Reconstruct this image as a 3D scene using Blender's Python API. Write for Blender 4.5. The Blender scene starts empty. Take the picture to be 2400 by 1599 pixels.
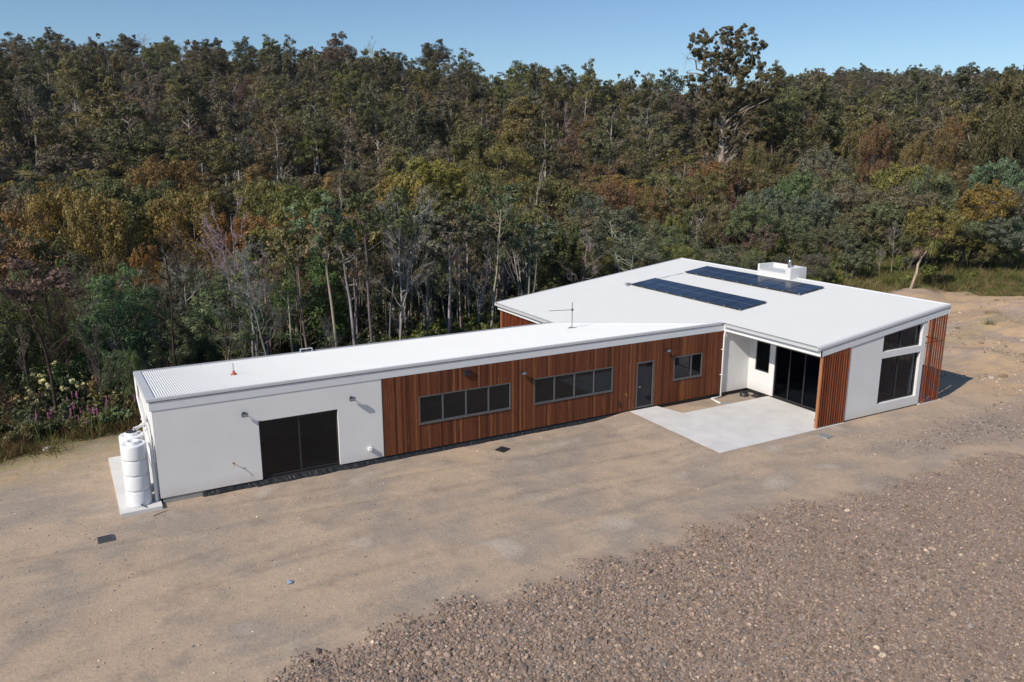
import bpy, math, random
import numpy as np
from mathutils import Vector, Matrix

# ------------------------------------------------------------------ camera, world, sun, exposure
S = bpy.context.scene
COL = S.collection
CX, CY, CZ, YAW, PITCH = -1.581, -26.532, 10.996, 0.504, 0.234
cam_d = bpy.data.cameras.new('camera'); cam = bpy.data.objects.new('camera', cam_d); COL.objects.link(cam)
cam_d.sensor_width = 36; cam_d.lens = 36 * 1863.9 / 2400
cam_d.clip_start = 0.1; cam_d.clip_end = 8000
cam.location = (CX, CY, CZ); cam.rotation_euler = (math.pi / 2 - PITCH, 0, -YAW)
S.camera = cam
SUN_DIR = Vector((-5.41, -1.69, 4.55)).normalized()
SUN_EL = math.asin(SUN_DIR.z); SUN_ROT = math.atan2(SUN_DIR.x, SUN_DIR.y)
world = bpy.data.worlds.new("World"); S.world = world; world.use_nodes = True
wt = world.node_tree; wt.nodes.clear()
sky = wt.nodes.new('ShaderNodeTexSky'); sky.sky_type = 'NISHITA'; sky.sun_disc = False
sky.sun_elevation = SUN_EL; sky.sun_rotation = SUN_ROT
sky.air_density = 1.0; sky.dust_density = 0.0; sky.ozone_density = 3.0; sky.altitude = 400
bg = wt.nodes.new('ShaderNodeBackground'); bg.inputs[1].default_value = 0.102
wo = wt.nodes.new('ShaderNodeOutputWorld')
tint = wt.nodes.new('ShaderNodeMix'); tint.data_type = 'RGBA'; tint.blend_type = 'MULTIPLY'; tint.inputs[0].default_value = 1
tint.inputs[7].default_value = (.88, .985, 1.06, 1)
wt.links.new(sky.outputs[0], tint.inputs[6]); wt.links.new(tint.outputs[2], bg.inputs[0]); wt.links.new(bg.outputs[0], wo.inputs[0])
sd = bpy.data.lights.new('sun', 'SUN'); sd.energy = 4.5; sd.angle = math.radians(0.5); sd.color = (1.0, 0.935, 0.85)
sun = bpy.data.objects.new('sun', sd); COL.objects.link(sun)
sun.rotation_euler = SUN_DIR.to_track_quat('Z', 'Y').to_euler()
S.view_settings.view_transform = 'Standard'; S.view_settings.look = 'None'
S.view_settings.exposure = 0.0; S.view_settings.gamma = 1.0
S.render.engine = 'CYCLES'
S.cycles.max_bounces = 6; S.cycles.diffuse_bounces = 2; S.cycles.glossy_bounces = 3
S.cycles.transparent_max_bounces = 12; S.cycles.transmission_bounces = 4
rng = np.random.default_rng(11)

# ------------------------------------------------------------------ material helpers
class NT:
    def __init__(s, name):
        s.m = bpy.data.materials.new(name); s.m.use_nodes = True
        s.t = s.m.node_tree; s.t.nodes.clear()
        s.out = s.n('ShaderNodeOutputMaterial')
    def n(s, ty, ins=None, **kw):
        nd = s.t.nodes.new(ty)
        for k, v in kw.items(): setattr(nd, k, v)
        if ins:
            for k, v in ins.items(): s.set(nd, k, v)
        return nd
    def set(s, nd, k, v):
        sk = nd.inputs[k]
        if isinstance(v, bpy.types.NodeSocket): s.t.links.new(v, sk)
        elif isinstance(v, bpy.types.Node): s.t.links.new(v.outputs[0], sk)
        else: sk.default_value = v
    def noise(s, vec, scale, detail=4, rough=.55):
        return s.n('ShaderNodeTexNoise', {'Vector': vec, 'Scale': scale, 'Detail': detail, 'Roughness': rough}).outputs['Fac']
    def ramp(s, fac, stops, interp='LINEAR'):
        r = s.n('ShaderNodeValToRGB', {'Fac': fac}); cr = r.color_ramp; cr.interpolation = interp
        while len(cr.elements) < len(stops): cr.elements.new(.5)
        for e, (p, c) in zip(cr.elements, stops):
            e.position = p; e.color = (c, c, c, 1) if isinstance(c, (int, float)) else (*c, 1)
        return r.outputs[0]
    def mix(s, fac, a, b, blend='MIX'):
        nd = s.n('ShaderNodeMix', data_type='RGBA', blend_type=blend)
        def st(i, v):
            if isinstance(v, (tuple, list)): v = (*v, 1) if len(v) == 3 else v
            if isinstance(v, bpy.types.NodeSocket): s.t.links.new(v, nd.inputs[i])
            else: nd.inputs[i].default_value = v
        if isinstance(fac, bpy.types.NodeSocket): s.t.links.new(fac, nd.inputs[0])
        else: nd.inputs[0].default_value = fac
        st(6, a); st(7, b)
        return nd.outputs[2]
    def math(s, op, a, b=0.0, c=None):
        nd = s.n('ShaderNodeMath', {0: a, 1: b}, operation=op)
        if c is not None: s.set(nd, 2, c)
        return nd.outputs[0]
    def bump(s, h, strength=.3, dist=.02, normal=None):
        nd = s.n('ShaderNodeBump', {'Height': h, 'Strength': strength, 'Distance': dist})
        if normal is not None: s.set(nd, 'Normal', normal)
        return nd.outputs[0]
    def pos(s): return s.n('ShaderNodeNewGeometry').outputs['Position']
    def princ(s, color, rough=.6, metal=0., normal=None, spec=.5):
        p = s.n('ShaderNodeBsdfPrincipled')
        if isinstance(color, tuple): color = (*color, 1)
        s.set(p, 'Base Color', color); s.set(p, 'Roughness', rough); s.set(p, 'Metallic', metal)
        s.set(p, 'Specular IOR Level', spec)
        if normal is not None: s.set(p, 'Normal', normal)
        s.t.links.new(p.outputs[0], s.out.inputs[0]); return p

def simple(name, col, rough=.6, metal=0., var=.08, scale=2.5, bump=0., bscale=60, spec=.5):
    t = NT(name); P = t.pos()
    f = t.noise(P, scale, 6)
    c = t.ramp(f, [(.25, tuple(x * (1 - var) for x in col)), (.75, tuple(min(1, x * (1 + var)) for x in col))])
    nrm = t.bump(t.noise(P, bscale, 3), bump, .01) if bump else None
    t.princ(c, rough, metal, nrm, spec)
    return t.m

M = {}
M['render'] = simple('white_render', (.72, .708, .685), .85, var=.045, scale=.9, bump=.12, bscale=90, spec=.2)
def mk_render():
    t = NT('white_render'); P = t.pos(); z = t.n('ShaderNodeSeparateXYZ', {0: P}).outputs[2]
    c = t.ramp(t.noise(P, .9, 6), [(.25, (.690, .678, .655)), (.75, (.745, .733, .712))])
    c = t.mix(t.ramp(t.noise(P, 5.5, 4, .7), [(.62, 0.), (.72, .10)]), c, (.52, .50, .47))
    f = t.math('MULTIPLY', t.ramp(z, [(0., 1.), (.42, 0.)]), t.ramp(t.noise(P, 4.5, 6, .75), [(.35, .12), (.7, .50)]))
    c = t.mix(f, c, (.46, .37, .28))
    t.princ(c, .85, 0, t.bump(t.noise(P, 90, 3), .12, .01), .2); return t.m
M['render'] = mk_render()
M['soffit'] = simple('soffit_paint', (.74, .74, .73), .8, var=.02)
M['roof'] = simple('roof_steel', (.76, .755, .735), .42, var=.02, scale=.6, spec=.35)
M['roof2'] = simple('roof_steel_main', (.70, .695, .67), .5, var=.02, scale=.6, spec=.3)  # wing roof's steel again, its duller light put into a darker colour
M['trim'] = simple('trim_steel', (.56, .56, .56), .45, var=.03)
M['fascia'] = simple('fascia_paint', (.66, .665, .67), .6, var=.025)
M['whitetrim'] = simple('white_trim', (.80, .80, .79), .5, var=.02)
M['black'] = simple('black_membrane', (.014, .014, .015), .6, var=.3, scale=4, bump=.3, bscale=14)
M['dark'] = simple('charcoal_aluminium', (.022, .022, .025), .5, var=.1)
M['midgrey'] = simple('grey_aluminium', (.10, .10, .103), .45, var=.1)
M['concrete_d'] = simple('footing_concrete', (.30, .29, .27), .9, var=.15, bump=.2)
M['pvc'] = simple('white_pvc', (.80, .79, .76), .4, var=.02)
M['tank'] = simple('tank_plastic', (.80, .80, .80), .38, var=.015)
M['brass'] = simple('brass', (.50, .30, .09), .35, metal=.8, var=.1)
M['red'] = simple('red_flashing', (.45, .07, .03), .5, var=.1)
M['steel'] = simple('stainless', (.62, .63, .65), .22, metal=1., var=.05)
M['galv'] = simple('galvanised', (.42, .44, .45), .45, metal=.5, var=.12)
M['interior'] = simple('interior_plaster', (.45, .45, .45), .8, var=.03)
M['intfloor'] = simple('interior_floor', (.20, .20, .20), .35, var=.1)
M['blue'] = simple('blue_wall', (.06, .10, .32), .7, var=.05)
M['lampglass'] = simple('lamp_lens', (.25, .26, .28), .2, var=.02)
M['bluebit'] = simple('blue_plastic', (.24, .33, .43), .5, var=.05)
M['stickwood'] = simple('pale_wood', (.55, .42, .30), .8, var=.15)

def mk_concrete():
    t = NT('slab_concrete'); P = t.pos()
    f = t.noise(P, 1.1, 6, .6); g = t.noise(P, 28, 5, .7)
    c = t.ramp(f, [(.3, (.61, .585, .55)), (.5, (.67, .645, .61)), (.72, (.73, .71, .675))])
    c = t.mix(.35, c, t.ramp(g, [(.35, .78), (.65, 1.05)]), 'MULTIPLY')
    t.princ(c, .9, 0, t.bump(g, .3, .01), .2); return t.m
M['slab'] = mk_concrete()

def mk_timber():
    t = NT('stained_timber')
    a = t.n('ShaderNodeAttribute', attribute_name='tone').outputs['Color']
    P = t.pos()
    mp = t.n('ShaderNodeMapping', {'Vector': P, 'Scale': (30, 30, 1.3)}).outputs[0]
    g = t.noise(mp, 1.6, 6, .65)
    c = t.mix(.8, a, t.ramp(g, [(.3, .5), (.5, .95), (.72, 1.35)]), 'MULTIPLY')
    mp2 = t.n('ShaderNodeMapping', {'Vector': P, 'Scale': (9, 9, .55)}).outputs[0]
    g2 = t.noise(mp2, 1.3, 3, .5)
    c = t.mix(t.ramp(g2, [(.62, 0.), (.75, .5)]), c, (.36, .14, .05))
    t.princ(c, .62, 0, t.bump(g, .25, .004), .2); return t.m
M['timber'] = mk_timber()

def mk_glass():
    t = NT('window_glass')
    fr = t.n('ShaderNodeFresnel', {'IOR': 1.52}).outputs[0]
    fr = t.math('MULTIPLY', fr, t.math('SUBTRACT', .82, t.math('MULTIPLY', .82, t.n('ShaderNodeNewGeometry').outputs['Backfacing'])))
    tr = t.n('ShaderNodeBsdfTransparent', {'Color': (.40, .43, .46, 1)})
    gl = t.n('ShaderNodeBsdfGlossy', {'Color': (.8, .87, 1, 1), 'Roughness': .015})
    mx = t.n('ShaderNodeMixShader', {0: fr, 1: tr.outputs[0], 2: gl.outputs[0]})
    t.t.links.new(mx.outputs[0], t.out.inputs[0]); return t.m
M['glass'] = mk_glass()

def mk_panel():
    t = NT('solar_cells')
    tc = t.n('ShaderNodeTexCoord').outputs['Object']
    sx = t.n('ShaderNodeSeparateXYZ', {0: tc})
    def lines(v, pitch, w):
        f = t.math('FRACT', t.math('DIVIDE', v, pitch))
        f = t.math('ABSOLUTE', t.math('SUBTRACT', f, .5))
        return t.math('GREATER_THAN', f, .5 - w / pitch / 2)
    lx_ = lines(t.math('ADD', sx.outputs[0], 5.0), .167, .006)
    ly_ = lines(t.math('ADD', sx.outputs[1], 5.0), .0835, .006)
    l = t.math('MAXIMUM', lx_, ly_)
    mid = t.math('LESS_THAN', t.math('ABSOLUTE', sx.outputs[0]), .007)
    n = t.noise(t.pos(), 1.3, 3)
    base = t.ramp(n, [(.3, (.008, .012, .030)), (.7, (.013, .020, .045))])
    c = t.mix(t.math('MAXIMUM', t.math('MULTIPLY', ly_, .75), t.math('MULTIPLY', lx_, .22)), base, (.05, .065, .105))
    c = t.mix(mid, c, (.32, .34, .38))
    t.princ(c, .2, 0, None, .3); return t.m
M['cells'] = mk_panel()

def mk_leaf(kind):
    t = NT('leaves_' + kind)
    if kind == 'object': base = t.n('ShaderNodeObjectInfo').outputs['Color']
    else: base = t.n('ShaderNodeAttribute', attribute_name='tint', attribute_type='INSTANCER').outputs['Color']
    lv = t.n('ShaderNodeAttribute', attribute_name='lv').outputs['Fac']
    c = t.mix(1.0, base, t.ramp(lv, [(0, .66), (.5, 1.0), (1, 1.4)]), 'MULTIPLY')
    warm = t.ramp(lv, [(.35, 0.), (.95, .30)])
    c = t.mix(warm, c, t.mix(1.0, base, (2.0, 1.25, .55), 'MULTIPLY'))
    d = t.n('ShaderNodeBsdfDiffuse', {'Color': c}); tl = t.n('ShaderNodeBsdfTranslucent', {'Color': c})
    gl = t.n('ShaderNodeBsdfGlossy', {'Color': (.6, .62, .6, 1), 'Roughness': .5})
    m1 = t.n('ShaderNodeMixShader', {0: .22, 1: d.outputs[0], 2: tl.outputs[0]})
    m2 = t.n('ShaderNodeMixShader', {0: .035, 1: m1.outputs[0], 2: gl.outputs[0]})
    t.t.links.new(m2.outputs[0], t.out.inputs[0]); return t.m
M['leaf_o'] = mk_leaf('object'); M['leaf_i'] = mk_leaf('instance')

def mk_bark(kind):
    t = NT('bark_' + kind)
    if kind == 'object': base = t.n('ShaderNodeObjectInfo').outputs['Color']
    else: base = t.n('ShaderNodeRGB').outputs[0]; base.default_value = (.36, .32, .275, 1)
    P = t.pos(); mp = t.n('ShaderNodeMapping', {'Vector': P, 'Scale': (3, 3, .7)}).outputs[0]
    g = t.noise(mp, 1.2, 5, .7)
    c = t.mix(1.0, base, t.ramp(g, [(.3, .45), (.5, .9), (.7, 1.4)]), 'MULTIPLY')
    t.princ(c, .9, 0, t.bump(g, .5, .03), .1); return t.m
M['bark_o'] = mk_bark('object'); M['bark_i'] = mk_bark('instance')

def mk_stone():
    t = NT('gravel_stone')
    rnd = t.n('ShaderNodeObjectInfo').outputs['Random']
    tint = t.n('ShaderNodeAttribute', attribute_name='tint', attribute_type='INSTANCER').outputs['Color']
    c = t.mix(1.0, tint, t.ramp(rnd, [(0, .6), (.5, 1.0), (1, 1.45)]), 'MULTIPLY')
    c = t.mix(.6, c, t.ramp(t.noise(t.pos(), 45, 3), [(.3, .7), (.7, 1.25)]), 'MULTIPLY')
    t.princ(c, .9, 0, None, .15); return t.m
M['stone'] = mk_stone()

def mk_ground():
    """terrain: compacted sandy yard, clay on the right, grass and leaf litter beyond; masks come from a vertex attribute"""
    t = NT('ground_material'); P = t.pos()
    mk = t.n('ShaderNodeAttribute', attribute_name='zone').outputs['Color']
    sp = t.n('ShaderNodeSeparateColor', {0: mk})
    forest, clay, grav = sp.outputs[0], sp.outputs[1], sp.outputs[2]
    big = t.noise(P, .22, 5, .6); mid = t.noise(P, .9, 6, .62); fine = t.noise(P, 14, 5, .7); ff = t.noise(P, 60, 4, .75)
    st = t.noise(t.n('ShaderNodeMapping', {'Vector': P, 'Rotation': (0, 0, -.25), 'Scale': (.35, 1.4, 1)}).outputs[0], 1.0, 6, .6)
    warm, grey = (.465, .345, .245), (.335, .272, .218)
    y = t.mix(t.ramp(big, [(.42, 0.), (.60, 1.)]), warm, grey)
    y = t.mix(t.ramp(st, [(.50, 0.), (.68, .75)]), y, (.50, .375, .265))
    y = t.mix(t.ramp(mid, [(.55, 0.), (.70, .65)]), y, (.275, .225, .18))
    y = t.mix(t.ramp(t.noise(P, .45, 3, .5), [(.62, 0.), (.72, .55)]), y, (.56, .47, .38))
    trk = t.n('ShaderNodeAttribute', attribute_name='track').outputs['Fac']
    y = t.mix(t.math('MULTIPLY', trk, t.ramp(t.noise(P, 3.0, 5, .7), [(.35, .1), (.6, .6)])), y, (.23, .185, .148))
    # clay
    cl = t.ramp(t.noise(P, .16, 6, .65), [(.30, (.50, .38, .30)), (.45, (.43, .32, .24)), (.55, (.56, .38, .22)), (.68, (.40, .30, .23))])
    cl = t.mix(t.ramp(st, [(.45, 0.), (.7, .7)]), cl, (.33, .25, .19))
    cl = t.mix(t.ramp(mid, [(.60, 0.), (.75, .55)]), cl, (.17, .15, .07))
    c = t.mix(clay, y, cl)
    gv = t.ramp(mid, [(.3, (.27, .20, .155)), (.7, (.36, .27, .215))])
    c = t.mix(grav, c, gv)
    # forest floor
    fl = t.ramp(t.noise(P, .12, 7, .7), [(.30, (.05, .042, .022)), (.45, (.085, .075, .032)), (.58, (.13, .105, .055)), (.70, (.085, .095, .03))])
    fl = t.mix(.7, fl, t.ramp(t.noise(P, 2.2, 6, .8), [(.3, .45), (.7, 1.5)]), 'MULTIPLY')
    c = t.mix(forest, c, fl)
    c = t.mix(.6, c, t.ramp(fine, [(.30, .68), (.5, 1.0), (.72, 1.25)]), 'MULTIPLY')
    c = t.mix(.55, c, t.ramp(ff, [(.30, .62), (.5, 1.0), (.72, 1.35)]), 'MULTIPLY')
    grn = t.n('ShaderNodeAttribute', attribute_name='green').outputs['Fac']
    gc = t.mix(t.ramp(mid, [(.35, 0.), (.65, 1.)]), (.17, .19, .06), (.28, .23, .10))
    c = t.mix(t.math('MULTIPLY', grn, t.ramp(t.noise(P, 1.7, 5, .7), [(.38, .15), (.52, .95)])), c, gc)
    spk = t.n('ShaderNodeTexVoronoi', {'Vector': P, 'Scale': 9.0}).outputs['Distance']
    c = t.mix(t.ramp(spk, [(.05, .75), (.10, 0.)]), c, (.50, .43, .36))
    h = t.math('ADD', t.math('MULTIPLY', fine, .7), t.math('MULTIPLY', ff, .4))
    nb = t.bump(h, .55, .03)
    nb = t.bump(mid, .5, .12, nb)
    t.princ(c, .95, 0, nb, .1); return t.m
M['ground'] = mk_ground()

# ------------------------------------------------------------------ mesh helpers
def tag(o, label=None, cat=None, group=None, kind=None):
    if label: o['label'] = label
    if cat: o['category'] = cat
    if group: o['group'] = group
    if kind: o['kind'] = kind
    return o

def link(name, me, parent=None, loc=(0, 0, 0)):
    o = bpy.data.objects.new(name, me); COL.objects.link(o); o.location = loc
    if parent: o.parent = parent
    return o

def empty(name, loc=(0, 0, 0), rz=0.):
    o = bpy.data.objects.new(name, None); COL.objects.link(o); o.location = loc; o.rotation_euler = (0, 0, rz)
    o.empty_display_size = .2
    return o

class MB:
    """collects boxes, prisms and tubes into one mesh"""
    def __init__(s): s.v = []; s.f = []; s.mi = []; s.tone = []; s.sm = []
    def add(s, vs, fs, mi=0, tone=None, smooth=False):
        b = len(s.v); s.v += [tuple(v) for v in vs]
        for f in fs:
            s.f.append(tuple(b + i for i in f)); s.mi.append(mi); s.tone.append(tone); s.sm.append(smooth)
        return s
    def box(s, x0, y0, z0, x1, y1, z1, mi=0, tone=None):
        vs = [(x0, y0, z0), (x1, y0, z0), (x1, y1, z0), (x0, y1, z0), (x0, y0, z1), (x1, y0, z1), (x1, y1, z1), (x0, y1, z1)]
        return s.add(vs, [(0, 3, 2, 1), (4, 5, 6, 7), (0, 1, 5, 4), (1, 2, 6, 5), (2, 3, 7, 6), (3, 0, 4, 7)], mi, tone)
    def prism(s, p0, p1, off, hgt, mi=0, tone=None):
        """box between p0 and p1 with sideways offset vector and vertical height (downwards if negative)"""
        p0, p1, off = Vector(p0), Vector(p1), Vector(off); up = Vector((0, 0, hgt))
        q = [p0, p1, p1 + off, p0 + off]
        vs = [tuple(a) for a in q] + [tuple(a + up) for a in q]
        return s.add(vs, [(0, 3, 2, 1), (4, 5, 6, 7), (0, 1, 5, 4), (1, 2, 6, 5), (2, 3, 7, 6), (3, 0, 4, 7)], mi, tone)
    def tube(s, pts, rads, n=8, mi=0, caps=True, tone=None):
        pts = [Vector(p) for p in pts]
        if isinstance(rads, (int, float)): rads = [rads] * len(pts)
        vs = []
        for i, p in enumerate(pts):
            d = (pts[min(i + 1, len(pts) - 1)] - pts[max(i - 1, 0)]).normalized()
            a = d.cross(Vector((0, 0, 1)) if abs(d.z) < .9 else Vector((1, 0, 0))).normalized(); b = d.cross(a)
            for k in range(n):
                t = 2 * math.pi * k / n
                vs.append(tuple(p + (a * math.cos(t) + b * math.sin(t)) * rads[i]))
        fs = []
        for i in range(len(pts) - 1):
            for k in range(n):
                k2 = (k + 1) % n
                fs.append((i * n + k, i * n + k2, (i + 1) * n + k2, (i + 1) * n + k))
        s.add(vs, fs, mi, tone, True)
        if caps:
            s.add(vs[:n], [tuple(range(n))[::-1]], mi, tone); s.add(vs[-n:], [tuple(range(n))], mi, tone)
        return s
    def lathe(s, cx, cy, prof, n=40, mi=0, smooth=True):
        vs = []
        for r, z in prof:
            for k in range(n):
                t = 2 * math.pi * k / n; vs.append((cx + r * math.cos(t), cy + r * math.sin(t), z))
        fs = [(i * n + k, i * n + (k + 1) % n, (i + 1) * n + (k + 1) % n, (i + 1) * n + k) for i in range(len(prof) - 1) for k in range(n)]
        return s.add(vs, fs, mi, None, smooth)
    def build(s, name, mats, parent=None, loc=(0, 0, 0), bevel=0):
        me = bpy.data.meshes.new(name)
        if not isinstance(mats, (list, tuple)): mats = [mats]
        me.from_pydata(s.v, [], s.f)
        for m in mats: me.materials.append(m)
        me.polygons.foreach_set('material_index', s.mi)
        me.polygons.foreach_set('use_smooth', s.sm)
        if any(t is not None for t in s.tone):
            ca = me.color_attributes.new('tone', 'FLOAT_COLOR', 'CORNER')
            d = []
            for f, t in zip(s.f, s.tone): d += list((*(t or (.1, .05, .03)), 1)) * len(f)
            ca.data.foreach_set('color', d)
        me.update()
        o = link(name, me, parent, loc)
        if bevel:
            b = o.modifiers.new('bevel', 'BEVEL'); b.width = bevel; b.segments = 2; b.limit_method = 'ANGLE'
        return o

def wall(name, m, parent, axis, plane, thick, us, zs, holes, zt=None):
    """wall with openings. axis 'x': runs along x in plane y; axis 'y': runs along y in plane x.
    us, zs are break lists; a z break may be a function of u; holes = set of (i, j) open cells."""
    mb = MB(); nu, nz = len(us) - 1, len(zs) - 1
    def P(i, j, k):
        u = us[i]; z = zs[j](u) if callable(zs[j]) else zs[j]; w = plane + (thick if k else 0)
        return (u, w, z) if axis == 'x' else (w, u, z)
    solid = lambda i, j: 0 <= i < nu and 0 <= j < nz and (i, j) not in holes
    for i in range(nu):
        for j in range(nz):
            if not solid(i, j): continue
            for k in (0, 1):
                mb.add([P(i, j, k), P(i + 1, j, k), P(i + 1, j + 1, k), P(i, j + 1, k)], [(0, 1, 2, 3) if k == 0 else (3, 2, 1, 0)])
            if not solid(i - 1, j): mb.add([P(i, j, 0), P(i, j, 1), P(i, j + 1, 1), P(i, j + 1, 0)], [(0, 1, 2, 3)])
            if not solid(i + 1, j): mb.add([P(i + 1, j, 0), P(i + 1, j, 1), P(i + 1, j + 1, 1), P(i + 1, j + 1, 0)], [(0, 1, 2, 3)])
            if not solid(i, j - 1): mb.add([P(i, j, 0), P(i + 1, j, 0), P(i + 1, j, 1), P(i, j, 1)], [(0, 1, 2, 3)])
            if not solid(i, j + 1): mb.add([P(i, j + 1, 0), P(i + 1, j + 1, 0), P(i + 1, j + 1, 1), P(i, j + 1, 1)], [(0, 1, 2, 3)])
    return mb.build(name, m, parent)

def npmesh(name, verts, quads, mats, lv=None, smooth=False, mi=None):
    me = bpy.data.meshes.new(name)
    nv, nq = len(verts), len(quads)
    me.vertices.add(nv); me.vertices.foreach_set('co', np.asarray(verts, np.float32).ravel())
    me.loops.add(nq * 4); me.loops.foreach_set('vertex_index', np.asarray(quads, np.int32).ravel())
    me.polygons.add(nq); me.polygons.foreach_set('loop_start', np.arange(0, nq * 4, 4, dtype=np.int32))
    try: me.polygons.foreach_set('loop_total', np.full(nq, 4, np.int32))
    except Exception: pass
    for m in (mats if isinstance(mats, (list, tuple)) else [mats]): me.materials.append(m)
    if mi is not None: me.polygons.foreach_set('material_index', np.asarray(mi, np.int32))
    me.polygons.foreach_set('use_smooth', np.full(nq, smooth, bool) if not hasattr(smooth, '__len__') else smooth)
    me.update(calc_edges=True)
    if lv is not None:
        a = me.attributes.new('lv', 'FLOAT', 'FACE'); a.data.foreach_set('value', np.asarray(lv, np.float32))
    me.validate()
    return me

# ------------------------------------------------------------------ terrain
PROF = [  # image column (bearing), list of (distance, height)
    (-900, [(30, -.2), (36, -1.2), (50, -4.5), (75, -9), (110, -6), (160, 3), (240, 16), (370, 32), (480, 30), (900, 10), (3000, 0)]),
    (-400, [(32, -.2), (38, -1.2), (50, -4.5), (75, -9), (110, -6), (160, 4), (240, 16), (370, 32), (480, 30), (900, 10), (3000, 0)]),
    (0, [(33.6, -.2), (40, -1.0), (52, -4.0), (75, -9), (110, -6), (160, 4), (240, 18), (370, 38), (480, 35), (900, 10), (3000, 0)]),
    (300, [(34.4, -.2), (40, -1.0), (52, -4.0), (75, -9), (110, -6), (160, 4), (240, 18), (370, 39), (480, 35), (900, 10), (3000, 0)]),
    (600, [(36, -.2), (41, -1.4), (52, -4.0), (75, -8.5), (110, -6), (160, 4), (240, 17), (370, 37), (480, 34), (900, 10), (3000, 0)]),
    (900, [(41, -.2), (47, -1.2), (58, -3.0), (80, -7), (110, -5), (160, 3), (240, 17), (360, 34.5), (480, 30), (900, 10), (3000, 0)]),
    (1200, [(46, -.2), (52, -1.0), (62, -2.5), (82, -5), (120, -3), (170, 4), (240, 13), (350, 28), (480, 25), (900, 20), (3000, 0)]),
    (1550, [(54, -.2), (62, -.7), (75, -1.6), (90, -2.5), (140, 0), (200, 6), (260, 11), (350, 18), (450, 17), (650, 31), (900, 30), (3000, 0)]),
    (1900, [(64, -.2), (74, -.3), (90, -.6), (115, -.5), (180, 3), (260, 9), (350, 16), (450, 30), (650, 55), (800, 55), (3000, 0)]),
    (2400, [(83, -.2), (92, -.3), (104, -.4), (120, 0), (180, 4), (260, 10), (350, 17), (450, 28), (650, 48), (800, 48), (3000, 0)]),
    (3000, [(95, -.2), (100, -.3), (108, -.4), (125, 0), (180, 4), (260, 9), (350, 15), (450, 24), (650, 44), (800, 44), (3000, 0)]),
]
_pc = np.array([p[0] for p in PROF], float)
def col_of(x, y):
    b = np.arctan2(x - CX, y - CY) - YAW
    b = (b + np.pi) % (2 * np.pi) - np.pi
    return 1200 + 1863.9 * np.tan(np.clip(b, -1.0, 1.0)), b
def plateau_r(x, y):
    c, b = col_of(x, y)
    return np.interp(c, _pc, [p[1][0][0] for p in PROF])
def height(x, y, full=True):
    x = np.asarray(x, float); y = np.asarray(y, float)
    r = np.hypot(x - CX, y - CY); c, b = col_of(x, y)
    H = np.stack([np.interp(r, *zip(*p[1])) for p in PROF])
    c = np.clip(c, _pc[0], _pc[-1]); i = np.clip(np.searchsorted(_pc, c) - 1, 0, len(_pc) - 2)
    w = (c - _pc[i]) / (_pc[i + 1] - _pc[i]); w = w * w * (3 - 2 * w)
    sh = H.shape[1:]; Hf = H.reshape(len(_pc), -1); ii = i.ravel(); idx = np.arange(Hf.shape[1])
    h = (Hf[ii, idx] * (1 - w.ravel()) + Hf[ii + 1, idx] * w.ravel()).reshape(sh)
    out = np.clip((r - plateau_r(x, y)) / 12, 0, 1)
    n = (np.sin(x * .11 + 1.3) * np.sin(y * .09 + .4) * 1.0 + np.sin(x * .031 + y * .022) * 1.8 + np.sin(x * .27 - y * .21) * .35) * np.clip(r / 180, .25, 1.3)
    back = np.clip((np.abs(b) - 1.2) / .4, 0, 1)
    h = (h + out * n) * (1 - back) + (-.2) * back
    # low rolls of the clay ground east of the house
    e = np.clip((x - 36) / 8, 0, 1) * (1 - out)
    h = h + e * (.13 * np.sin(x * .5 + y * .3) + .14 * np.sin(x * .33 - y * .8) + .11 * np.sin(x * 1.1 + 2 * np.sin(y * .7)) + .06 * np.sin(x * 2.7 + 2 * np.sin(y * 1.9)) * np.sin(y * 3.1 + np.sin(x * 1.3)) + .35 * np.clip((x - 45) / 20, 0, 1) * np.sin(y * .35 + 1))
    dxs = np.maximum(np.maximum(18.9 - x, x - 32.35), 0); dys = np.maximum(np.maximum(-5.64 - y, y - 0), 0)
    h = h + .14 * np.clip(1.15 - np.hypot(dxs, dys) / 1.6, 0, 1) * ~((x > 20.5) & (x < 26) & (y > -1.25) & (y < .5))
    # gravel heap edge
    h = h + .10 * gravel_mask(x, y)
    # small scuffs and wheel ruts
    h = h - .022 * track_mask(x, y)
    h = h + .012 * np.sin(x * 2.1 + np.sin(y * 1.7) * 1.4) * np.sin(y * 2.6 + np.sin(x * 1.3)) * ((x < -1.6) | (x > 33) | (y < -6) | (y > 13) | (y < -.6) & (x < 18.5))
    return h
def track_mask(x, y):
    m = 0
    for yc, off in ((lambda q: -4.6 - .020 * (q - 8) ** 2 * .35 + .5 * np.sin(q * .17), 0), (lambda q: -7.4 + .16 * q * .5 + .6 * np.sin(q * .21 + 1), 0), (lambda q: -2.6 - .10 * (q - 10), 0)):
        for o_ in (-.78, .78):
            d = np.abs(y - (yc(x) + o_)); m = np.maximum(m, np.clip(1 - d / .19, 0, 1) * (.45 + .55 * np.clip(np.sin(x * .6 + o_ + yc(0)) + .4, 0, 1)))
    return m * (x > -8) * (x < 24) * (y < -.8)
GX = [-6, .2, .99, 4.42, 9.51, 13.9, 16.8, 18.6, 24.6, 30.3, 45, 80]
GY = [-13.5, -11.6, -10.74, -9.44, -9.95, -9.4, -9.2, -10.1, -9.9, -10.6, -11.5, -13]
def gravel_mask(x, y):
    e = np.interp(x, GX, GY) + .35 * np.sin(x * 1.1) * np.sin(x * .37 + 1) + .18 * np.sin(x * 3.1 + 2) + .1 * np.sin(x * 7.3)
    return np.clip((e - y) / 1.1, 0, 1)
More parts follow.
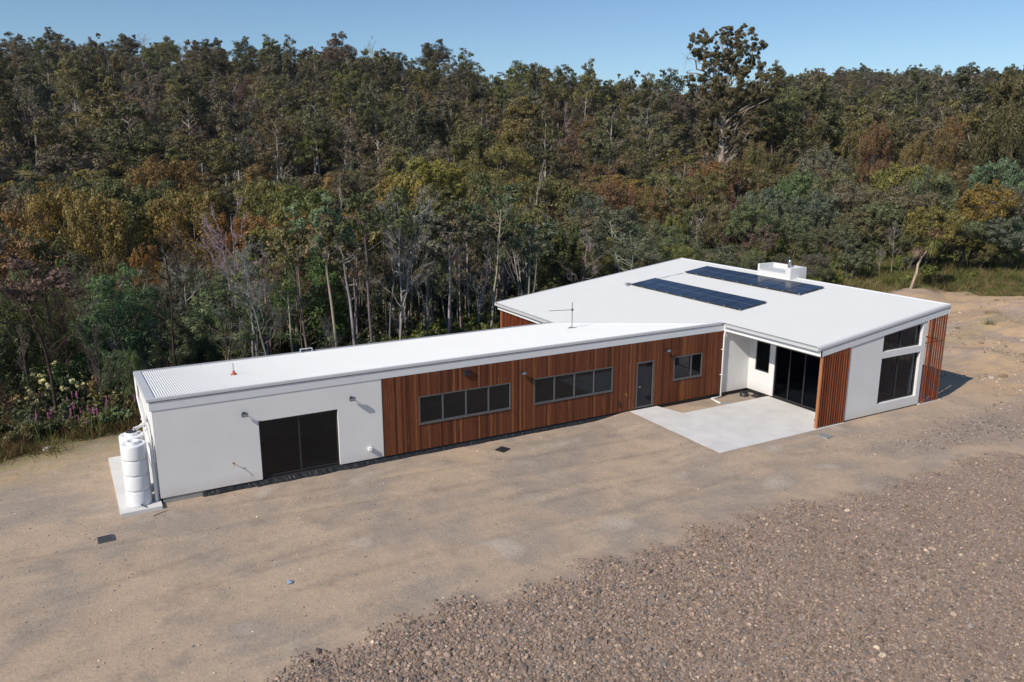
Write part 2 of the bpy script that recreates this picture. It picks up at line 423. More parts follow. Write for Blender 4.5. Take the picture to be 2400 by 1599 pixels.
def gravel2_mask(x, y):   # thinner grey gravel east of the house, towards the drive
    e = -6.9 + (x - 27) * .02; lo = np.interp(x, GX, GY) + 1.0 - np.clip((x - 24) * .1, 0, 1.)
    return np.clip((e - y) / 1.2, 0, 1) * np.clip((y - lo) / .6, 0, 1) * np.clip((x - 23) / 5, 0, 1)

def build_ground():
    r = np.concatenate([np.linspace(.5, 12, 24), np.arange(12.2, 48, .14), np.geomspace(48, 120, 110)[1:], np.geomspace(120, 900, 130)[1:], np.geomspace(900, 5000, 12)[1:]])
    a_in = np.linspace(-.72, .72, 460); a_out = np.linspace(.72, 2 * np.pi - .72, 70)[1:-1]
    a = np.concatenate([a_in, a_out]) + YAW
    R, A = np.meshgrid(r, a, indexing='ij')
    X = CX + R * np.sin(A); Y = CY + R * np.cos(A); Z = height(X, Y)
    nr, na = R.shape
    v = np.stack([X, Y, Z], -1).reshape(-1, 3)
    i = np.arange(nr - 1)[:, None] * na; k = np.arange(na)[None]; k2 = (k + 1) % na
    q = np.stack([i + k, i + na + k, i + na + k2, i + k2], -1).reshape(-1, 4)[:, ::-1]
    # centre cap
    v = np.vstack([v, [[CX, CY, -.2]]]); c = len(v) - 1
    capq = np.array([[c, k_, (k_ + 1) % na, (k_ + 1) % na] for k_ in range(0)], int).reshape(-1, 4)
    me = npmesh('ground', v, q, M['ground'], smooth=True)
    x, y = v[:, 0], v[:, 1]; rr = np.hypot(x - CX, y - CY)
    pr = plateau_r(x, y) + 1.2 * np.sin(x * .9) * np.sin(y * .7 + x * .3) * np.clip((rr - 30) / 20, .3, 1.6)
    forest = np.clip((rr - pr + 1.2) / 2.2, 0, 1)
    _, b = col_of(x, y); forest = forest * (np.abs(b) < 1.2)
    clay = np.clip((x - 34 + .8 * np.sin(y)) / 4, 0, 1) * np.clip((y + 9.5) / 3, 0, 1)
    clay = np.maximum(clay, np.clip((rr - pr + 3.2) / 1.2, 0, 1) * (x < 6) * .9)
    gm = np.maximum(gravel_mask(x, y), .75 * gravel2_mask(x, y))
    me.attributes.new('green', 'FLOAT', 'POINT'); me.attributes.new('track', 'FLOAT', 'POINT'); me.color_attributes.new('zone', 'FLOAT_COLOR', 'POINT')
    d = np.stack([forest, clay, gm, np.ones_like(gm)], -1)
    gr = np.clip(1 - np.hypot((x - 71) / 9, (y - 11) / 5.5), 0, 1) * 2.2 + np.clip(1 - np.abs(y - 2.2 - .6 * np.sin(x * .4)) / 1.6, 0, 1) * np.clip((x - 41) / 4, 0, 1) * np.clip((62 - x) / 6, 0, 1) * .35
    gr = gr + np.clip((rr - pr + 4) / 3, 0, 1) * (np.abs(b) < 1.2) * (x < 8) * .45
    me.attributes['track'].data.foreach_set('value', track_mask(x, y).astype(np.float32))
    me.attributes['green'].data.foreach_set('value', np.clip(gr, 0, 1).astype(np.float32))
    me.color_attributes['zone'].data.foreach_set('color', d.astype(np.float32).ravel())
    o = link('ground', me); tag(o, 'sandy brown levelled yard rising into the forested hills', None, None, 'structure')
build_ground()

# ------------------------------------------------------------------ scatter (stuff) helper
def protos(name, meshes):
    c = bpy.data.collections.new(name)
    for i, me in enumerate(meshes):
        c.objects.link(bpy.data.objects.new('%s_%02d' % (name, i), me))
    return c
def scatter(name, pts, idx, scl, rot, tint, col, label):
    me = bpy.data.meshes.new(name); n = len(pts)
    me.vertices.add(n); me.vertices.foreach_set('co', np.asarray(pts, np.float32).ravel())
    def at(nm, ty, key, arr): me.attributes.new(nm, ty, 'POINT').data.foreach_set(key, arr)
    at('pick', 'INT', 'value', np.asarray(idx, np.int32)); at('scl', 'FLOAT_VECTOR', 'vector', np.asarray(scl, np.float32).ravel())
    at('rot', 'FLOAT_VECTOR', 'vector', np.asarray(rot, np.float32).ravel())
    at('tint', 'FLOAT_VECTOR', 'vector', np.asarray(tint, np.float32).ravel())
    o = link(name, me)
    ng = bpy.data.node_groups.new(name, 'GeometryNodeTree')
    ng.interface.new_socket('Geometry', in_out='INPUT', socket_type='NodeSocketGeometry')
    ng.interface.new_socket('Geometry', in_out='OUTPUT', socket_type='NodeSocketGeometry')
    N = ng.nodes.new; L = ng.links.new
    gi, go = N('NodeGroupInput'), N('NodeGroupOutput')
    ip = N('GeometryNodeInstanceOnPoints'); ci = N('GeometryNodeCollectionInfo')
    ci.inputs['Collection'].default_value = col; ci.inputs['Separate Children'].default_value = True; ci.inputs['Reset Children'].default_value = True
    def na(nm, ty):
        a = N('GeometryNodeInputNamedAttribute'); a.data_type = ty; a.inputs['Name'].default_value = nm; return a.outputs[0]
    L(gi.outputs[0], ip.inputs['Points']); L(ci.outputs[0], ip.inputs['Instance']); ip.inputs['Pick Instance'].default_value = True
    L(na('pick', 'INT'), ip.inputs['Instance Index']); L(na('rot', 'FLOAT_VECTOR'), ip.inputs['Rotation']); L(na('scl', 'FLOAT_VECTOR'), ip.inputs['Scale'])
    L(ip.outputs[0], go.inputs[0])
    md = o.modifiers.new('scatter', 'NODES'); md.node_group = ng
    tag(o, label, None, None, 'stuff'); return o

# ------------------------------------------------------------------ house
WX = 24.17          # east end of the cladding
SL = .1236          # pavilion roof slope (rises to the east)
XG, XE, YS, YN = 24.05, 32.2, -5.56, 12.42   # pavilion roof edges
XW2, YV = 18.86, 6.2                          # rear west eave, wing rear eave
ZG = 3.373
SW = (ZG - (ZG + SL * (XW2 - XG))) / (YV + .15)   # wing slope (falls to the rear)
pz = lambda x: ZG + SL * (x - XG)
wz = lambda y: ZG - SW * (y + .15)
house = empty('house', (12, 3, -.2))
tag(house, 'single storey white rendered house with timber cladding and low white metal roof', 'house')
HP = bpy.data.objects.new('tmp', None)
def H(o):
    o.parent = house; o.matrix_parent_inverse = Matrix.Translation((-12, -3, .2)); return o
def T(r_, lo=0., hi=1.): return lo + (hi - lo) * r_.random()

# openings in the front wall: x0, x1, z0, z1
door_s = (3.245, 5.989, 0., 2.1); win1 = (9.066, 12.979, 1.023, 2.10); win2 = (14.055, 17.956, 1.023, 2.10)
door_f = (19.222, 20.171, 0., 2.1); win3 = (21.287, 22.948, 1.024, 2.10)
xs = [0, 3.245, 5.989, 7.661]
w = wall('render_wall', M['render'], None, 'x', 0, .22, xs, [0, 2.1, 2.99], {(1, 0)}); H(w)
w = wall('inner_wall', M['interior'], None, 'x', .05, .17, [7.661, 9.066, 12.979, 14.055, 17.956, 19.222, 20.171, 21.287, 22.948, 24.17], [0, 1.023, 2.1, 2.99],
         {(1, 1), (3, 1), (5, 0), (5, 1), (7, 1)}); H(w)
# cladding boards
r1 = random.Random(5)
def tone():
    a = r1.random()
    base = [(.135, .043, .019), (.100, .031, .014), (.165, .057, .024), (.122, .039, .018), (.080, .025, .012), (.20, .078, .032)][r1.choice([0, 0, 1, 2, 3, 3, 4, 5])]
    k = .92 + .25 * r1.random()
    return tuple(c * k for c in base)
mb = MB(); x = 7.665; holes = [win1, win2, door_f, win3]
while x < WX - .02:
    bw = .088; x1 = min(x + bw, WX); g = .007
    edges = [(x, x1)]
    # split where an opening edge crosses the board
    cuts = sorted({h for hh in holes for h in hh[:2] if x < h < x1})
    segs = []; a = x
    for c_ in cuts + [x1]: segs.append((a, c_)); a = c_
    tn = tone(); dy = -.018 - .004 * r1.random()
    for (a, b) in segs:
        m_ = (a + b) / 2; b2 = b - g if b == x1 else b
        if b2 - a < .004: continue
        zc = [(0., 2.985)]
        for (h0, h1, z0, z1) in holes:
            if h0 < m_ < h1: zc = [(0., z0), (z1, 2.985)] if z0 > 0 else [(z1, 2.985)]
        for (z0, z1) in zc: mb.box(a, dy, z0, b2, .02, z1, 0, tn)
    x = x1
H(mb.build('timber_cladding', M['timber']))
H(MB().box(7.66, .02, .0, WX, .05, 2.985).build('cladding_backing', M['black']))
H(MB().box(7.635, -.025, 0., 7.660, .02, 2.99).build('cladding_trim', M['dark']))
# recess wall and pavilion walls
H(wall('render_wall', M['render'], None, 'x', 0, .2, [24.17, 26.09], [0., 3.02], set()))
ly = [-5.4, -4.1, -1.57, -1.26, -.41, 0]
H(wall('render_wall', M['render'], None, 'y', 25.89, .2, ly, [0., 1.01, 2.42, 3.02], {(1, 0), (1, 1), (3, 1)}))
top_s = lambda x: pz(x) - .40
wt_s = lambda x: 3.44 + .1045 * (x - 27.93)
sx = [25.86, 27.93, 30.52, 30.78]
H(wall('render_wall', M['render'], None, 'x', -5.52, .22, sx, [0., .405, 2.44, 2.715, wt_s, top_s], {(1, 1), (1, 3)}))
# east wall behind the verandah, glazed towards the south end
H(wall('render_wall', M['render'], None, 'y', 30.58, .2, [-5.3, -5.05, -2.2, -1.6, 2.0, 12.2], [0., .1, 2.6, 3.7], {(1, 1), (3, 1)}))
H(wall('render_wall', M['render'], None, 'x', 12.0, .2, [19.2, 30.78], [0., lambda x: pz(x) - .12], set()))
H(wall('render_wall', M['render'], None, 'y', 19.16, .2, [6.1, 12.0], [0., 2.50], set()))
H(wall('render_wall', M['render'], None, 'x', 5.95, .2, [0., 19.16], [0., 2.62], set()))
H(wall('render_wall', M['render'], None, 'y', .0, .2, [.22, 5.95], [0., lambda y: wz(y) - .38], set()))
# floors inside, interior partitions
mb = MB().box(.2, .22, -.12, 25.8, 5.95, -.004); mb.box(26.0, -5.3, -.12, 30.6, 12., -.006)
H(mb.build('inner_floor', M['intfloor']))
mb = MB()
for px_ in (2.4, 7.4, 13.4, 18.6, 21.0): mb.box(px_, .23, 0, px_ + .1, 5.9, 2.55)
mb.box(.3, 3.6, 0, 25.8, 3.7, 2.7)
mb.box(26.2, 2.2, 0, 30.5, 2.3, 3.5)
H(mb.build('inner_partition', M['interior']))
H(MB().box(28.6, -2.6, .0, 28.7, 2.1, 2.9).build('inner_partition', M['blue']))
# footing and membrane
H(MB().box(.06, .05, -.45, 25.9, .3, -.003).build('footing', M['black']))
H(MB().box(.06, .03, -.45, 1.35, .049, -.02).build('footing', M['concrete_d']))
H(MB().box(25.93, -5.46, -.45, 30.75, -5.3, -.003).build('footing', M['black'])); H(MB().box(25.93, -5.3, -.45, 26.05, .045, -.003).build('footing', M['black'])); H(MB().box(.05, .3, -.45, .25, 6.1, -.003).build('footing', M['black']))
mb = MB(); r2 = random.Random(8); n = 220; V = []
for i in range(n + 1):
    x = 1.3 + (18.8 - 1.3) * i / n
    wv = .04 + .015 * math.sin(i * .31) + .02 * r2.random() + (.05 if 3.0 < x < 7.6 else 0) * (1 + .6 * math.sin(x * 5))
    V += [(x, .048, -.015 - .01 * r2.random()), (x + .03 * r2.uniform(-1, 1), .02 - wv * .25, -.09 + .03 * r2.uniform(-1, 1)), (x + .04 * r2.uniform(-1, 1), -wv, -.175 + .02 * r2.random()), (x, -wv - .03, -.22)]
F = []
for i in range(n):
    for k in range(3): F.append((i * 4 + k, i * 4 + k + 1, i * 4 + k + 5, i * 4 + k + 4))
mb.add(V, F); H(mb.build('plastic_membrane', M['black']))

def glazed(name, x0, x1, z0, z1, y, nd, fr=.045, proud=.03, mat='dark', depth=.09, axis='x', div=None, topf=None, sill=False):
    """a framed window; axis x: in a y plane facing -y; axis y: in an x plane facing -x"""
    mb = MB(); pn = MB()
    def B(m, a0, b0, a1, b1, w0, w1, zt0=None, zt1=None):
        # corners in (u, z)
        z10 = b1 if zt0 is None else zt0; z11 = b1 if zt1 is None else zt1
        q = [(a0, b0), (a1, b0), (a1, z11), (a0, z10)]
        vs = [((u, w0, z) if axis == 'x' else (w0, u, z)) for u, z in q] + [((u, w1, z) if axis == 'x' else (w1, u, z)) for u, z in q]
        m.add(vs, [(0, 1, 2, 3), (7, 6, 5, 4), (0, 4, 5, 1), (1, 5, 6, 2), (2, 6, 7, 3), (3, 7, 4, 0)])
    w0, w1 = y - proud, y + depth - proud
    tf = topf or (lambda u: z1)
    B(mb, x0, z0, x0 + fr, 0, w0, w1, tf(x0), tf(x0 + fr)); B(mb, x1 - fr, z0, x1, 0, w0, w1, tf(x1 - fr), tf(x1))
    B(mb, x0 + fr, z0, x1 - fr, z0 + fr, w0 + .001, w1)
    a, b = x0 + fr, x1 - fr
    q = [(a, tf(a) - fr), (b, tf(b) - fr), (b, tf(b)), (a, tf(a))]
    vs = [((u, w0 + .001, z) if axis == 'x' else (w0 + .001, u, z)) for u, z in q] + [((u, w1, z) if axis == 'x' else (w1, u, z)) for u, z in q]
    mb.add(vs, [(0, 1, 2, 3), (7, 6, 5, 4), (0, 4, 5, 1), (1, 5, 6, 2), (2, 6, 7, 3), (3, 7, 4, 0)])
    dv = div or [x0 + (x1 - x0) * k / nd for k in range(1, nd)]
    for u in dv: B(mb, u - .028, z0 + fr, u + .028, 0, w0 + .012, w1 - .01, tf(u - .028) - fr, tf(u + .028) - fr)
    if sill: B(mb, x0 - .015, z0 - .03, x1 + .015, z0 - .001, w0 - .025, w1 - .03)
    f = H(mb.build(name, M[mat]))
    us = [x0 + fr] + dv + [x1 - fr]; yp_ = y + depth * .5 - proud
    for a, b in zip(us[:-1], us[1:]):
        mb2 = MB(); B(mb2, a, z0 + fr, b, 0, yp_, yp_ + .008, tf(a) - fr, tf(b) - fr)
        p = mb2.build('pane', M['glass'], f)
    return f
glazed('sliding_door', *door_s[:2], .02, 2.09, .10, 2, .05, 0, 'dark')
glazed('window', *win1, 0, 4, .045, .028, 'midgrey', sill=True)
glazed('window', *win2, 0, 4, .045, .028, 'midgrey', sill=True)
glazed('window', *win3, 0, 2, .045, .028, 'midgrey', div=[21.287 + 1.02], sill=True)
f = glazed('entry_door', door_f[0], door_f[1], .02, 2.1, .0, 1, .06, .028, 'midgrey')
hd = MB().box(19.31, -.075, .98, 19.33, -.03, 1.02).box(19.31, -.085, .99, 19.43, -.07, 1.01).build('handle', M['steel'], f)
glazed('sliding_door', -4.1, -1.57, .02, 2.42, 25.92, 3, .055, 0, 'dark', axis='y')
glazed('window', -1.255, -.415, 1.015, 2.415, 25.92, 1, .05, 0, 'dark', axis='y')
glazed('window', 27.95, 30.50, .425, 2.42, -5.40, 2, .045, 0, 'dark')
glazed('window', 27.95, 30.50, 2.735, 3.4, -5.40, 2, .045, 0, 'dark', topf=lambda u: wt_s(u) - .02)
glazed('window', -5.03, -2.22, .12, 2.58, 30.62, 2, .05, 0, 'dark', axis='y')
glazed('window', -1.58, 1.98, .12, 2.58, 30.62, 2, .05, 0, 'dark', axis='y')

# ---- roofs: corrugated sheets
def corr(n0, n1, pitch=.076, k=8):
    n = int(round((n1 - n0) / pitch * k)); return np.linspace(n0, n1, n + 1)
def amp(u, pitch=.076): return .012 * np.cos(2 * np.pi * u / pitch)
u = corr(-.02, XG)
yend = np.where(u < XW2, YV, YV + (u - XW2) / (XG - XW2) * (-.15 - YV))
y0 = -.02
V = []
for (yy) in (np.full_like(u, y0), y0 + (yend - y0) * .5, yend):
    V.append(np.stack([u, yy, wz(yy) + amp(u) + .01], -1))
V = np.stack(V, 1); nu = len(u)
base = np.arange(nu - 1)[:, None] * 3 + np.arange(2)[None]
q = np.stack([base, base + 3, base + 4, base + 1], -1).reshape(-1, 4)
wing_roof = H(link('wing_roof', npmesh('wing_roof', V.reshape(-1, 3), q, M['roof'], smooth=True)))
u = corr(YS + .05, YN - .05)
xst = np.where(u < -.15, XG, np.where(u < YV, XG + (u + .15) / (YV + .15) * (XW2 - XG), XW2))
V = []
for t_ in (0., .5, 1.):
    xx = xst - .03 + (XE - .04 - xst + .03) * t_
    V.append(np.stack([xx, u, pz(xx) + amp(u) + .022], -1))
V = np.stack(V, 1); nu = len(u)
base = np.arange(nu - 1)[:, None] * 3 + np.arange(2)[None]
q = np.stack([base, base + 1, base + 4, base + 3], -1).reshape(-1, 4)
H(link('main_roof', npmesh('main_roof', V.reshape(-1, 3), q, M['roof2'], smooth=True)))
# sheet ends (dark underside edge) and ceiling slabs under the sheets
mb = MB()
mb.add([(.02, .0, wz(0) - .05), (XG, .0, wz(0) - .05), (XW2, 6.15, wz(6.15) - .05), (.02, 6.15, wz(6.15) - .05),
        (.02, .0, wz(0) - .2), (XG, .0, wz(0) - .2), (XW2, 6.15, wz(6.15) - .2), (.02, 6.15, wz(6.15) - .2)],
       [(0, 1, 2, 3), (7, 6, 5, 4), (0, 4, 5, 1), (1, 5, 6, 2), (2, 6, 7, 3), (3, 7, 4, 0)])
H(mb.build('ceiling', M['soffit']))
mb = MB()
mb.add([(24.2, -5.50, pz(24.2) - .05), (32.1, -5.50, pz(32.1) - .05), (32.1, 12.3, pz(32.1) - .05), (24.2, 12.3, pz(24.2) - .05),
        (24.2, -5.50, pz(24.2) - .36), (32.1, -5.50, pz(32.1) - .30), (32.1, 12.3, pz(32.1) - .30), (24.2, 12.3, pz(24.2) - .36)],
       [(0, 1, 2, 3), (7, 6, 5, 4), (0, 4, 5, 1), (1, 5, 6, 2), (2, 6, 7, 3), (3, 7, 4, 0)])
mb.add([(19.0, 6.22, pz(19.0) - .05), (24.2, 6.22, pz(24.2) - .05), (24.2, 12.3, pz(24.2) - .05), (19.0, 12.3, pz(19.) - .05),
        (19.0, 6.22, pz(19.0) - .30), (24.2, 6.22, pz(24.2) - .30), (24.2, 12.3, pz(24.2) - .30), (19.0, 12.3, pz(19.) - .30)],
       [(0, 1, 2, 3), (7, 6, 5, 4), (0, 4, 5, 1), (1, 5, 6, 2), (2, 6, 7, 3)])
H(mb.build('ceiling', M['soffit']))
# trims: wing front barge, wing end barge
mb = MB(); mb.prism((-.12, -.055, ZG - .075), (XG - .0, -.055, ZG - .075), (0, .03, 0), .10); mb.prism((-.12, -.025, ZG + .0), (XG, -.025, ZG + .0), (0, .08, 0), .025)
H(mb.build('front_barge', M['trim'], bevel=.008))
mb = MB(); mb.prism((-.12, -.024, ZG - .004), (-.12, YV, wz(YV) + .015), (.26, 0, 0), .03); mb.prism((-.12, -.024, ZG - .10), (-.12, YV, wz(YV) - .08), (.03, 0, 0), .094)
H(mb.build('end_barge', M['trim'], bevel=.008))
H(MB().box(-.06, -.022, 2.99, XG + .12, .02, 3.27).build('fascia', M['fascia']))
H(MB().box(-.055, -.012, 3.27, XG + .12, .02, 3.36).build('shadow_gap', M['midgrey']))  # dark grey strip; the shadow line below the barge put into its colour
mb = MB(); mb.prism((-.05, .02, wz(0) - .385), (-.05, 6.15, wz(6.15) - .385), (.045, 0, 0), .36); H(mb.build('fascia', M['whitetrim']))
for xj in (6.85, 13.1, 19.0): H(MB().box(xj, -.0245, 2.99, xj + .012, -.022, 3.27).build('fascia_joint', M['trim']))
# rear gutter of the wing
mb = MB(); zr = wz(YV)
mb.box(-.1, YV - .01, zr - .10, XW2 - .1, YV + .004, zr - .0); mb.box(-.1, YV + .004, zr - .10, XW2 - .1, YV + .13, zr - .09); mb.box(-.1, YV + .13, zr - .10, XW2 - .1, YV + .145, zr + .035)
H(mb.build('gutter', M['trim']))
# bracket standing at the rear edge (small white frame)
mb = MB(); bx = 6.3
mb.box(bx, YV + .08, zr - .05, bx + .03, YV + .11, zr + .13).box(bx + .5, YV + .08, zr - .05, bx + .53, YV + .11, zr + .13).box(bx, YV + .08, zr + .13, bx + .53, YV + .11, zr + .16)
o = H(mb.build('gutter_bracket', M['whitetrim']))
# pavilion gutters, west side
def gutter(x, ya, yb, z):
    mb = MB(); mb.box(x - .13, ya, z - .13, x + .0, yb, z - .12); mb.box(x - .145, ya, z - .13, x - .13, yb, z - .005); mb.box(x, ya, z - .13, x + .012, yb, z - .01)
    mb.box(x - .155, ya, z - .02, x - .145, yb, z - .005)
    H(mb.build('gutter', M['trim']))
gutter(XG + .03, YS + .03, -.22, ZG); gutter(XW2 + .03, YV + .2, YN - .05, pz(XW2))
H(MB().box(XG + .06, -5.56, 3.0, XG + .1, -.05, 3.24).build('fascia', M['whitetrim']))
H(MB().box(XW2 + .06, 6.16, pz(XW2) - .36, XW2 + .1, 12.3, pz(XW2) - .13).build('fascia', M['whitetrim']))
H(MB().box(XG + .1, -5.5, 2.985, 25.89, .0, 3.015).build('soffit', M['soffit']))
# pavilion south barge + fascia
mb = MB(); mb.prism((XG - .10, YS - .03, pz(XG - .1) - .085), (XE, YS - .03, pz(XE) - .085), (0, .03, 0), .115); mb.prism((XG - .10, YS, pz(XG - .1) + .018), (XE, YS, pz(XE) + .018), (0, .12, 0), .018)
H(mb.build('south_barge', M['trim'], bevel=.006))
mb = MB(); mb.prism((XG + .06, YS - .0, pz(XG + .06) - .385), (XE - .06, YS - .0, pz(XE - .06) - .385), (0, .04, 0), .27)
H(mb.build('fascia', M['fascia']))
mb = MB(); mb.prism((XG + .06, YS + .015, pz(XG + .06) - .115), (XE - .06, YS + .015, pz(XE - .06) - .115), (0, .04, 0), .08); H(mb.build('shadow_gap', M['midgrey']))  # dark strip again, shade under the south barge put into its colour
mb = MB(); mb.prism((XW2 - .05, YN - .03, pz(XW2 - .05) - .10), (XE, YN - .03, pz(XE) - .10), (0, .03, 0), .135); mb.prism((XW2 - .05, YN - .17, pz(XW2 - .05) + .022), (XE, YN - .17, pz(XE) + .022), (0, .14, 0), .015)
H(mb.build('north_barge', M['trim'], bevel=.006))
H(MB().box(XE - .10, YS, pz(XE) + .01, XE + .02, YN, pz(XE) + .04).box(XE, YS, pz(XE) - .36, XE + .022, YN, pz(XE) + .01).build('east_flashing', M['whitetrim'], bevel=.006))
# timber screens
def tone2():
    k = .8 + .5 * r1.random(); b = r1.choice([(.20, .052, .022), (.17, .042, .018), (.24, .072, .03), (.14, .036, .016)]); return tuple(c * k for c in b)
mb = MB()
mb.box(24.20, -5.56, -.04, 24.27, -5.44, 2.99, 0, (.42, .17, .075))  # corner post; sun on its side is put into a lighter tone
n = 11
for k in range(n):
    x = 24.37 + (25.79 - 24.37) * k / (n - 1)
    mb.box(x, -5.56, -.02, x + .045, -5.455, top_s(x) - .001, 0, tone2())
mb.box(24.2, -5.452, 2.8, 25.86, -5.42, 2.88, 0, (.06, .02, .01)); mb.box(24.2, -5.452, .25, 25.86, -5.42, .33, 0, (.06, .02, .01)); mb.box(24.2, -5.452, 1.5, 25.86, -5.42, 1.58, 0, (.06, .02, .01))
H(mb.build('timber_screen', M['timber']))
mb = MB(); n = 8
for k in range(n):
    x = 30.92 + (32.06 - 30.92) * k / (n - 1)
    mb.box(x, -5.56, 0., x + .05, -5.51, top_s(x) - .001, 0, tone2())
mb.box(30.80, -5.509, 2.75, 32.12, -5.48, 2.79, 0, (.06, .02, .01))
H(mb.build('timber_screen', M['timber']))
mb = MB(); n = 20
for k in range(n):
    y = -5.25 + .30 * k
    mb.box(32.07, y, 0., 32.115, y + .042, pz(32.1) - .3, 0, tone2())
mb.box(31.99, -5.3, 2.75, 32.018, .6, 2.81, 0, (.06, .02, .01)); mb.box(31.99, -5.3, 1.4, 32.018, .6, 1.46, 0, (.06, .02, .01))
H(mb.build('timber_screen', M['timber']))
mb = MB(); n = 54
for k in range(n):
    y = 6.25 + .108 * k
    mb.box(19.05, y, -.05, 19.15, y + .045, pz(XW2) - .36, 0, tone2())
mb.box(19.04, 12.1, -.05, 19.15, 12.2, pz(XW2) - .36, 0, (.42, .17, .075))  # end post in the corner post's tone, sun put into the colour
H(mb.build('timber_screen', M['timber']))
H(MB().box(30.78, -5.56, -.35, 32.35, 12.2, -.01).build('verandah_slab', M['slab']))
# chimney box
mb = MB(); cx0, cx1, cy0, cy1, ct = 31.57, 32.78, 2.99, 5.32, 4.95
mb.box(cx0, cy0, 4.1, cx1, cy1, 4.66); mb.box(cx0, cy0, 4.66, cx1, cy0 + .36, ct); mb.box(cx0, cy1 - .14, 4.66, cx1, cy1, ct); mb.box(cx1 - .14, cy0 + .36, 4.66, cx1, cy1 - .14, ct)
mb.box(32.23, cy0, -.3, cx1, cy1, 4.1)
ch = H(mb.build('chimney', M['render'], bevel=.006))
MB().box(cx0 - .02, cy0 + .37, 4.66, cx1 - .15, cy1 - .15, 4.70).build('chimney_tray', M['trim'], ch)
mb = MB(); fx, fy = 32.3, 3.75
mb.tube([(fx, fy, 4.70), (fx, fy, 4.76)], .16, 20).tube([(fx, fy, 4.76), (fx, fy, 5.22)], .095, 20).tube([(fx, fy, 5.20), (fx, fy, 5.25), (fx, fy, 5.30)], [.11, .12, .06], 20)
mb.build('flue', M['steel'], ch)
# downpipes
def pipe(pts, r=.045, name='downpipe', mat='pvc'): return H(MB().tube(pts, r, 12).build(name, M[mat]))
pipe([(24.13, -.14, 3.25), (24.13, -.14, 2.95), (24.14, -.09, 2.8), (24.14, -.09, -.10), (24.12, -.12, -.15), (23.55, -.14, -.15), (23.50, -.16, -.15), (23.40, -.85, -.15)], .045)
for z in (.9, 2.1): H(MB().box(24.06, -.14, z, 24.2, -.0, z + .03).build('pipe_bracket', M['whitetrim']))
pipe([(-.09, 5.7, 2.72), (-.09, 5.7, 2.2), (-.09, 5.5, 1.95), (-.10, 3.4, 1.72)], .04)
pipe([(-.13, 3.0, 2.05), (-.16, 1.6, 2.12), (-.22, 1.35, 2.14), (-.5, 1.2, 2.12), (-.53, 1.18, 1.95)], .05)
pipe([(-.13, 3.4, 1.72), (-.12, 2.6, 2.0), (-.14, 1.9, 2.07), (-.35, 1.55, 2.03), (-.55, 1.35, 2.0)], .045)
pipe([(-.12, 1.85, 1.95), (-.14, .9, 1.90), (-.13, .2, 1.78), (-.12, .08, 1.62), (-.12, .06, -.12)], .045)
pipe([(-.06, .12, 1.2), (-.06, .12, -.1)], .025)

# ---- concrete pads (setting)
def slab(name, pts, top, bot, label):
    n = len(pts); vs = [(x, y, bot) for x, y in pts] + [(x, y, top) for x, y in pts]
    fs = [tuple(range(n))[::-1], tuple(range(n, 2 * n))] + [(i, (i + 1) % n, n + (i + 1) % n, n + i) for i in range(n)]
    o = MB().add(vs, fs).build(name, M['slab']); tag(o, label, None, None, 'structure'); return o
slab('patio', [(18.9, -5.64), (25.88, -5.60), (25.88, -1.36), (20.79, -1.34), (20.42, -.03), (18.92, -.03)], -.05, -.4, 'pale grey concrete patio in the corner of the house')
slab('tank_pad', [(-1.22, -.44), (-.0, -.40), (-.0, 5.0), (-1.32, 5.02)], -.085, -.4, 'pale concrete pad under the two white tanks')

# ------------------------------------------------------------------ things on and around the house
def floodlight(x, z, label):
    t = empty('wall_light', (x, 0, z)); tag(t, label, 'wall light', 'flood lights on the front wall')
    MB().box(-.045, -.03, -.06, .045, -.001, .04).tube([(0, -.03, -.01), (0, -.16, -.0)], .014, 8).build('bracket', M['dark'], t)
    b = MB().box(-.10, -.24, -.075, .10, -.14, .045).build('lamp_head', M['dark'], t, bevel=.008)
    MB().box(-.085, -.2475, -.06, .085, -.241, .03).build('lens', M['lampglass'], b)
    MB().tube([(0, -.10, -.06), (0, -.10, -.12)], [.03, .025], 12).build('sensor', M['dark'], t)
    return t
floodlight(2.79, 2.47, 'black flood light on the white wall left of the sliding door')
floodlight(6.49, 2.46, 'black flood light on the white wall right of the sliding door')
floodlight(13.48, 2.47, 'black flood light on the timber wall between the two long windows')
floodlight(20.79, 2.50, 'black flood light on the timber wall between the glass door and the small window')
t = empty('vent_cowl', (11.05, -.02, 2.77)); tag(t, 'square black vent cowl high on the timber wall above the first long window', 'vent')
MB().box(-.11, -.10, -.12, .11, 0, .12).box(-.12, -.13, .10, .12, .0, .13).build('hood', M['dark'], t)
MB().box(-.09, -.106, -.10, .09, -.102, .08).build('grille', M['black'], t)
t = empty('vent_outlet', (7.09, 0, .41)); tag(t, 'small white outlet box low on the white wall beside the timber cladding', 'vent')
MB().box(-.07, -.13, -.05, .07, -.001, .07).build('box_body', M['pvc'], t, bevel=.01)
MB().box(-.05, -.15, -.045, .05, -.131, .0).build('flap', M['pvc'], t)
def tap(x, z, label):
    t = empty('garden_tap', (x, 0, z)); tag(t, label, 'tap', 'brass garden taps on the front wall')
    MB().tube([(0, 0, 0), (0, -.15, 0)], .013, 8).tube([(0, -.13, 0), (0, -.17, -.02), (0, -.18, -.07)], .013, 8).tube([(0, -.005, 0), (0, -.001, 0)], .035, 12).build('spout', M['brass'], t)
    MB().tube([(0, -.11, 0), (0, -.11, .05)], .009, 6).box(-.035, -.12, .05, .035, -.10, .06).build('handle', M['brass'], t)
tap(2.33, .77, 'brass garden tap on the white wall left of the sliding door')
tap(18.62, .78, 'brass garden tap on the timber wall left of the glass entry door')
t = empty('inlet_valve', (18.3, -.02, .40)); tag(t, 'small dark inlet low on the timber wall under the brass tap', 'valve')
